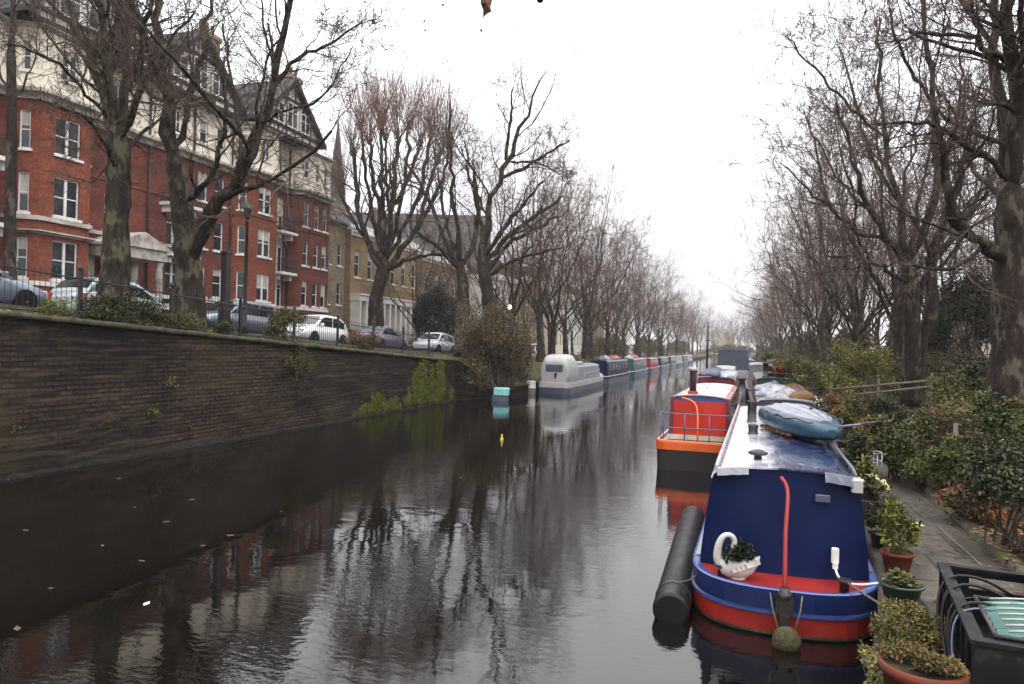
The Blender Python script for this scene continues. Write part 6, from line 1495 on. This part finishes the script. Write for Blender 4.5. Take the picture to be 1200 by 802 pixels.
car('second white-roofed car behind the first near the white cruiser', -19.8, 71.5, 1, (.75, .74, .73), 4.3, 1.6, 'estate')
GO = 'cars parked on the far side of the left street'
car('bright blue car parked by the mansion porch across the street', -26.1, 27.6, -1, (.04, .12, .36), 4.1, 1.45, 'hatch', GO)
car('black car parked below the middle of the mansion block', -26.1, 40.5, -1, (.02, .02, .022), 4.3, 1.45, 'saloon', GO)
car('dark red car parked below the end of the mansion block', -26.1, 50.5, -1, (.16, .02, .02), 4.1, 1.45, 'hatch', GO)
car('grey car parked before the stucco arcade', -26.1, 62.5, -1, (.2, .2, .21), 4.2, 1.45, 'hatch', GO)

# ------------------------------------------------------------------ lamps, posts
q = PX(286, 390, -17.5); u = q[1]
t = thing('street_lamp', 'tall slim black street lamp standing behind the railings by the leaning plane', 'street lamp', (-17.5, u, zst(u)-.1), 0, 'street lamps')
h = 8.1-zst(u)
p = MB(); p.lathe([(.14, 0), (.14, .5), (.1, .6), (.075, 1.2), (.06, h-.7), (.08, h-.68), (.04, h-.6)], 10); part('pole', p, M['iron'], t)
p = MB(); p.lathe([(.07, h-.6), (.17, h-.2), (.19, h-.18), (.05, h), (.02, h+.1)], 6, smooth=False); part('lantern', p, M['window_glass'], t)
for z_, r_ in ((h-.2, .2),):
    p = MB(); p.lathe([(.2, h-.2), (.2, h-.17), (.06, h+.02), (.02, h+.14)], 6, smooth=False); part('lantern_cap', p, M['iron'], t)
q = PX(597, 360, -16.4); u = q[1]
t = thing('street_lamp', 'lit street lamp glowing white among the brown trees on the left bank', 'street lamp', (-16.4, u, zt(u)), 0, 'street lamps')
zl = q[2]-zt(u)
p = MB(); p.lathe([(.12, 0), (.12, .5), (.06, .7), (.05, zl-.25), (.09, zl-.22)], 10); part('pole', p, M['iron'], t)
em = bpy.data.materials.new('lamp_glow'); em.use_nodes = True; b = em.node_tree.nodes['Principled BSDF']; b.inputs['Emission Color'].default_value = (1, .85, .75, 1); b.inputs['Emission Strength'].default_value = 6
p = MB(); p.ball((0, 0, zl), .17, k=12); part('globe', p, em, t)
p = MB(); p.lathe([(.09, zl-.4), (.11, zl-.2)], 8); part('glow_collar', p, M['red'], t)  # red colour stands in for the reddish glow under the globe
q = PX(263, 370, -15.7); u = q[1]
p = MB(); p.bbox(-.11, .11, -.11, .11, 0, 5.7-zt(u), .02); p.bbox(-.14, .14, -.14, .14, 0, .9, .02); p.bbox(-.13, .13, -.13, .13, 5.7-zt(u), 5.78-zt(u), .01)
single('signal_post', p, M['iron'], 'thick square black post rising above the railings right of the leaning plane', 'post', loc=(-15.7, u, zt(u)), world=False)

# ------------------------------------------------------------------ towpath: rails, pots, crate
a_ = P(974, 463, 30); a_ = np.array([a_[0], a_[1], gz(a_[0], a_[1])])
e_ = P(1092, 450, 26.5); e_ = np.array([e_[0], e_[1], gz(e_[0], e_[1])])
t = thing('rail_fence', 'two weathered wooden rails on posts across the towpath garden', 'fence', a_)
ta = P(974, 456, 30); te = P(1092, 446, 26.5)
for off in (0, -.33): 
    r_ = MB(); r_.tube([ta+np.array([0, 0, off-.02]), te+np.array([0, 0, off+.12*(off < 0)])], .045, 6); part('rail', r_, M['wood_grey'], t, world=True)
for k in (0, .5, 1):
    b0_ = a_*(1-k)+e_*k; tz = (ta*(1-k)+te*k)[2]
    p = MB(); p.bbox(b0_[0]-.05, b0_[0]+.05, b0_[1]-.05, b0_[1]+.05, b0_[2]-.1, tz+.25, .01); part('post', p, M['wood_grey'], t, world=True)
q = on_bed(1122, 14.6); p = MB(); p.tube([q, q+np.array([.02, 0, .5]), q+np.array([0, 0, 1.05])], .05, 8); single('garden_stake', p, M['wood_grey'], 'short pale wooden stake standing in the bed behind the green fern', 'stake')

zb_ = .57
def onp(px, py, z=.57): q = PZ(px, py, z); q[2] = z-.01; return q
q = onp(1051, 671); flowerpot('terracotta pot with green plant and pale yellow flowers near the stern', q, .175, .25, 'terracotta', ['leaf_green', 'leaf_mid', 'leaf_yellow'], 1100, .075, 1, flowers=('petal_yellow', 9, .045), ph=.62, asp=.35, flat=0)
q = onp(1056, 704); flowerpot('shallow green-rimmed bowl of succulents below the terracotta pot', q, .205, .19, 'green', ['leaf_mid', 'leaf_green', 'leaf_olive'], 420, .06, 2, ph=.10, flat=.5, asp=.7, spread=.95)
q = onp(1022, 605); flowerpot('dark planter box with pale yellow and white flowers beside the boat', q, .22, .30, 'hull_black', ['leaf_dark', 'leaf_olive'], 700, .07, 3, flowers=('petal_yellow', 16, .06), ph=.35, square=True)
q = onp(1004, 583); flowerpot('terracotta trough with leafy green plants beside the boat cabin', q, .24, .36, 'terracotta', ['leaf_mid', 'leaf_blue'], 1300, .09, 4, ph=.8, square=True)
q = onp(1012, 562); flowerpot('pot of pale grass beside the wire rack behind the trough', q, .2, .3, 'maroon', ['leaf_blue', 'leaf_olive'], 700, .1, 5, ph=.6, asp=.25, flat=0)
q = onp(1000, 545); flowerpot('small green pot behind the others next to the dinghy', q, .2, .3, 'green', ['leaf_mid', 'leaf_green'], 700, .09, 6, ph=.6)
q = onp(1034, 640); flowerpot('low black pot of dark leaves between the flower planter and the terracotta pot', q, .17, .2, 'hull_black', ['leaf_dark', 'leaf_mid', 'leaf_olive'], 700, .06, 11, ph=.35)
q = onp(1014, 588); flowerpot('brown pot of bushy pale green leaves between the trough and the boat side', q, .17, .26, 'terracotta', ['leaf_green', 'leaf_yellow'], 800, .07, 12, ph=.5)
q = onp(992, 532); flowerpot('tall bushy green pot plant near the bow end of the dinghy', q, .24, .34, 'hull_black', ['leaf_mid', 'leaf_green', 'leaf_olive'], 1300, .08, 13, ph=.9)
q = onp(984, 515); flowerpot('russet potted plant behind the dinghy paddle', q, .24, .34, 'terracotta', ['leaf_rust', 'leaf_olive'], 1000, .09, 14, ph=.8)
q = onp(1003, 573); t = thing('wire_rack', 'pale wire plant rack standing around the trough plants', 'rack', (q[0]+.1, q[1]+.35, .56))
r_ = MB()
for z_ in (.5, .66): r_.tube([(.38*math.cos(a), .3*math.sin(a), z_) for a in np.linspace(0, 2*math.pi, 17)], .011, 5)
for a in np.linspace(0, 2*math.pi, 9)[:-1]: r_.tube([(.38*math.cos(a), .3*math.sin(a), 0), (.38*math.cos(a), .3*math.sin(a), .66)], .008, 4)
part('wires', r_, M['steel'], t)
# big terracotta pot and bush at the bottom
d_ = 5.05
q = P(1081, 778, d_); flowerpot('large terracotta pot with mossy red-tinged plants at the bottom right', (q[0], q[1], .545), .27, max(.2, q[2]-.545), 'terracotta', ['leaf_olive', 'leaf_green', 'leaf_olive', 'leaf_rust'], 2600, .03, 7, ph=.12, spread=1.0, flat=.1)
t_ = [o for o in bpy.data.objects if o.get('label', '').startswith('large terracotta')][0]
q = P(1064, 738, 6.35)
bush('pot_shrub', 'dense low shrub with small yellow-green leaves behind the large terracotta pot', 'shrub', (q[0], q[1], .54),   .36, .42, .36, ['leaf_olive', 'leaf_green', 'leaf_rust', 'leaf_yellow'], 8000, .026, 131, None, clumps=34, tight=.3, flat=.1, bottom=-.95)
q = P(1026, 775, 5.55)
bush('trailing_plant', 'pale trailing weeds hanging over the stone edge below the boat stern', 'plant', (q[0]+.05, q[1], .50), .16, .55, .22, ['leaf_olive', 'leaf_yellow', 'leaf_bush'], 2400, .035, 132, None, droop=.5, bottom=-.95)
rng = np.random.RandomState(8)
# black crate with folded green cover
cx0, cx1, cy0, cy1 = 1.82, 3.35, 5.75, 7.75; zc0, zc1 = .575, 1.10
t = thing('storage_crate', 'large open black plastic crate with a handle slot on the towpath', 'crate', ((cx0+cx1)/2, (cy0+cy1)/2, zc0))
b_ = MB(); th = .035
b_.box(cx0, cx1, cy0, cy1, zc0, zc0+.05); b_.box(cx0, cx0+th, cy0, cy1, zc0+.05, zc1); b_.box(cx1-th, cx1, cy0, cy1, zc0+.05, zc1); b_.box(cx0+th, cx1-th, cy0, cy0+th, zc0+.05, zc1)
hx0, hx1 = cx0+.22, cx0+.72
b_.box(cx0+th, hx0, cy1-th, cy1, zc0+.05, zc1); b_.box(hx1, cx1-th, cy1-th, cy1, zc0+.05, zc1); b_.box(hx0, hx1, cy1-th, cy1, zc0+.05, zc1-.16); b_.box(hx0, hx1, cy1-th, cy1, zc1-.05, zc1)
part('body', b_, M['black_plastic'], t, world=True)
rm_ = MB()
rm_.box(cx0-.03, cx0+.06, cy0-.03, cy1+.03, zc1+.001, zc1+.03); rm_.box(cx1-.06, cx1+.03, cy0-.03, cy1+.03, zc1+.001, zc1+.03); rm_.box(cx0+.06, cx1-.06, cy0-.03, cy0+.06, zc1+.001, zc1+.03); rm_.box(cx0+.06, cx1-.06, cy1-.06, cy1+.03, zc1+.001, zc1+.03)
part('rim', rm_, M['black_plastic'], t, world=True)
rb_ = MB()
for y in np.arange(cy0+.2, cy1, .28): rb_.box(cx0-.025, cx0-.001, y-.02, y+.02, zc0, zc1-.01)
part('ribs', rb_, M['black_plastic'], t, world=True)
b_ = MB(); b_.bbox(cx0+.62, cx0+1.2, cy1-.66, cy1-.1, zc0+.05, zc1+.14, .03); b_.bbox(cx0+.66, cx0+1.16, cy1-.62, cy1-.14, zc1+.141, zc1+.165, .01)
single('battery_box', b_, M['black_plastic'], 'matt black box with lid standing inside the crate', 'box')
b_ = MB(); rows = []
for y in np.linspace(cy0+.35, cy1-.72, 10):
    rows.append([(x, y, zc1-.02+.028*math.cos((x)*0+(y-cy0)*26)+.10*(1-((x-cx0-.9)/.7)**2)) for x in np.linspace(cx0+.42, cx1-.05, 14)])
rows2 = []
for y in np.linspace(cy0+.1, cy0+.95, 44):
    rows2.append([(x, y, zc1+.03+.016*math.cos((y-cy0)*2*math.pi/.125)+.05*(1-((x-cx0-.58)/.42)**2)) for x in np.linspace(cx0+.16, cx0+1.0, 12)])
g_ = strip(rows2); 
t = thing('folded_chair', 'folded green slatted garden chair with pale stripes lying on the black crate', 'chair', (cx0+.9, cy0+.8, zc1-.05))
part('slats', g_, M['green_sheet'], t, world=True)
st_ = MB()
for y in np.arange(cy0+.165, cy0+.93, .125):
    st_.tube([(x, y, zc1+.052+.05*(1-((x-cx0-.58)/.42)**2)) for x in np.linspace(cx0+.22, cx0+.95, 8)], .009, 5)
part('stripes', st_, M['boat_white'], t, world=True)
fr = MB(); 
for y in (cy0+.08, cy0+.97): fr.tube([(cx0+.12, y, zc1+.045), (cx0+1.04, y, zc1+.045)], .018, 6)
fr.tube([(cx0+.13, cy0+.08, zc1+.05), (cx0+.13, cy0+.97, zc1+.05)], .018, 6); part('frame', fr, M['hull_black'], t, world=True)
GH_ = 'black hoses draped over the crate'
hl_ = ['black hose draped over the crate rim nearest the far corner', 'thin black hose second from the far corner of the crate rim', 'black hose with a pale shine in the middle of the crate rim', 'looped black hose beside the shiny one on the crate rim', 'black hose hanging lowest over the near part of the crate rim', 'grey hose falling down the crate side nearest the viewer']
for i in range(6):
    y = cy1-.5-.19*i-.06*math.sin(i*2.2); h_ = MB(); j_ = .05*math.sin(i*3.7)
    h_.tube(resample([(cx0+.55, y+.16, zc1-.12), (cx0+.30, y+.10, zc1+.035), (cx0+.08, y+.03, zc1+.07+j_*.5), (cx0-.045, y-.01, zc1+.02), (cx0-.085, y-.1+j_, zc1-.16), (cx0-.08, y-.2+2*j_, zc0+.15+.04*(i % 3)), (cx0-.06, y-.34, zc0+.02)], 18), .009 if i % 2 else .013, 8)
    single('hose', h_, M['boat_slate'] if i == 5 else M['black_plastic'], hl_[i], 'hose', GH_)
bpy.context.view_layer.update()
piv = Vector((1.82, 7.75, 0)); thr = R(-7.2); rotm = Matrix.Rotation(thr, 4, 'Z')
for o in list(bpy.data.objects):
    if o.parent is None and o.name.split('.')[0] in ('storage_crate', 'battery_box', 'folded_chair', 'hose'):
        l_ = Vector(o.location); z_ = l_.z; l_ = piv+rotm @ (l_-piv); o.location = (l_.x, l_.y, z_); o.rotation_euler.z = thr
h_ = MB(); h_.tube(resample([onp(1098, 614, .6), onp(1110, 628, .6), onp(1128, 642, .6), onp(1150, 662, .6)], 12)+np.array([0, 0, .008]), .0055, 6)
single('garden_hose', h_, mk('hose_pale', (.16, .24, .16), rough=.4), 'thin pale green hose lying across the towpath to the crate', 'hose')

# fallen leaves and ground cover
lv = MB(); n = 3600; uu = 5+30*rng.rand(n)**1.2; px_ = np.array([path_x(u) for u in uu]); off = np.abs(rng.normal(size=n))*.55-.12+.25*rng.rand(n)
x = px_+off; z = np.array([gz(a, b)+.02 for a, b in zip(x, uu)]); on = off < .14; z[on & (off > 0)] = .665; z[off <= 0] = .575
pos = np.stack([x, uu, z], 1); k = rng.randint(0, 3, n)
for i in range(3): lv.leaves(pos[k == i], .085, rng, i, .85, .7)
n2 = 500; uu = 5+25*rng.rand(n2); x = np.array([edge_x(u)+.1+(path_x(u)-edge_x(u)-.1)*rng.rand()**.5 for u in uu]); lv.leaves(np.stack([x, uu, np.full(n2, .585)], 1), .06, rng, 1, .9, .7)
o = single('fallen_leaves', lv, [M['leaf_rust'], M['leaf_brown'], M['leaf_bush']], 'rust and brown fallen leaves scattered along the bed edging', 'leaves', kind='stuff')
gc = MB(); n = 15000; uu = 6+50*rng.rand(n)**1.5; x = np.array([path_x(u) for u in uu])+.5+5.5*rng.rand(n); z = np.array([gz(a, b) for a, b in zip(x, uu)])
pos = np.stack([x, uu, z-.01], 1)+rng.normal(size=(n, 3))*np.array([.05, .05, .02]); k = rng.randint(0, 3, n)
for i in range(3): gc.leaves(pos[k == i], .11, rng, i, .1, .4)
single('ground_cover', gc, [M['leaf_olive'], M['leaf_mid'], M['leaf_bush']], 'low weeds and ground cover over the towpath garden bed', 'ground cover', kind='stuff')
gc = MB(); n = 9000; uu = 3+65*rng.rand(n)
x = np.array([(-14.9-1.9*rng.rand()) if u < 37 else (wall_x(u)-.2-2.8*rng.rand()) for u in uu]); z = np.array([zt(u)+.05 if u < 37 else np.interp(xx, [-15.2, wall_x(u)-.7], [zt(u), .68]) for u, xx in zip(uu, x)])
for i in range(2): gc.leaves(np.stack([x, uu, z-.02], 1)[i::2], .17, rng, i, .0, .16)
single('verge_grass', gc, [M['leaf_olive'], M['leaf_yellow']], 'rough grass and weeds along the verge above the canal wall', 'grass', kind='stuff')

# ------------------------------------------------------------------ haze
if HAZE > 0:
    hz = MB(); hz.box(-950, 950, -60, 1560, -2.2, 45)
    hm_ = bpy.data.materials.new('haze'); hm_.use_nodes = True; nt = hm_.node_tree; nt.nodes.clear()
    out = nt.nodes.new('ShaderNodeOutputMaterial'); pv = nt.nodes.new('ShaderNodeVolumePrincipled'); pv.inputs['Color'].default_value = (.95, .92, .92, 1); pv.inputs['Density'].default_value = HAZE; pv.inputs['Anisotropy'].default_value = 0
    nt.links.new(pv.outputs[0], out.inputs['Volume'])
    o = bpy.data.objects.new('haze', hz.mesh('haze', hm_)); COL.objects.link(o); o['kind'] = 'stuff'; o['label'] = 'pale winter haze filling the air over the canal'; o['category'] = 'haze'
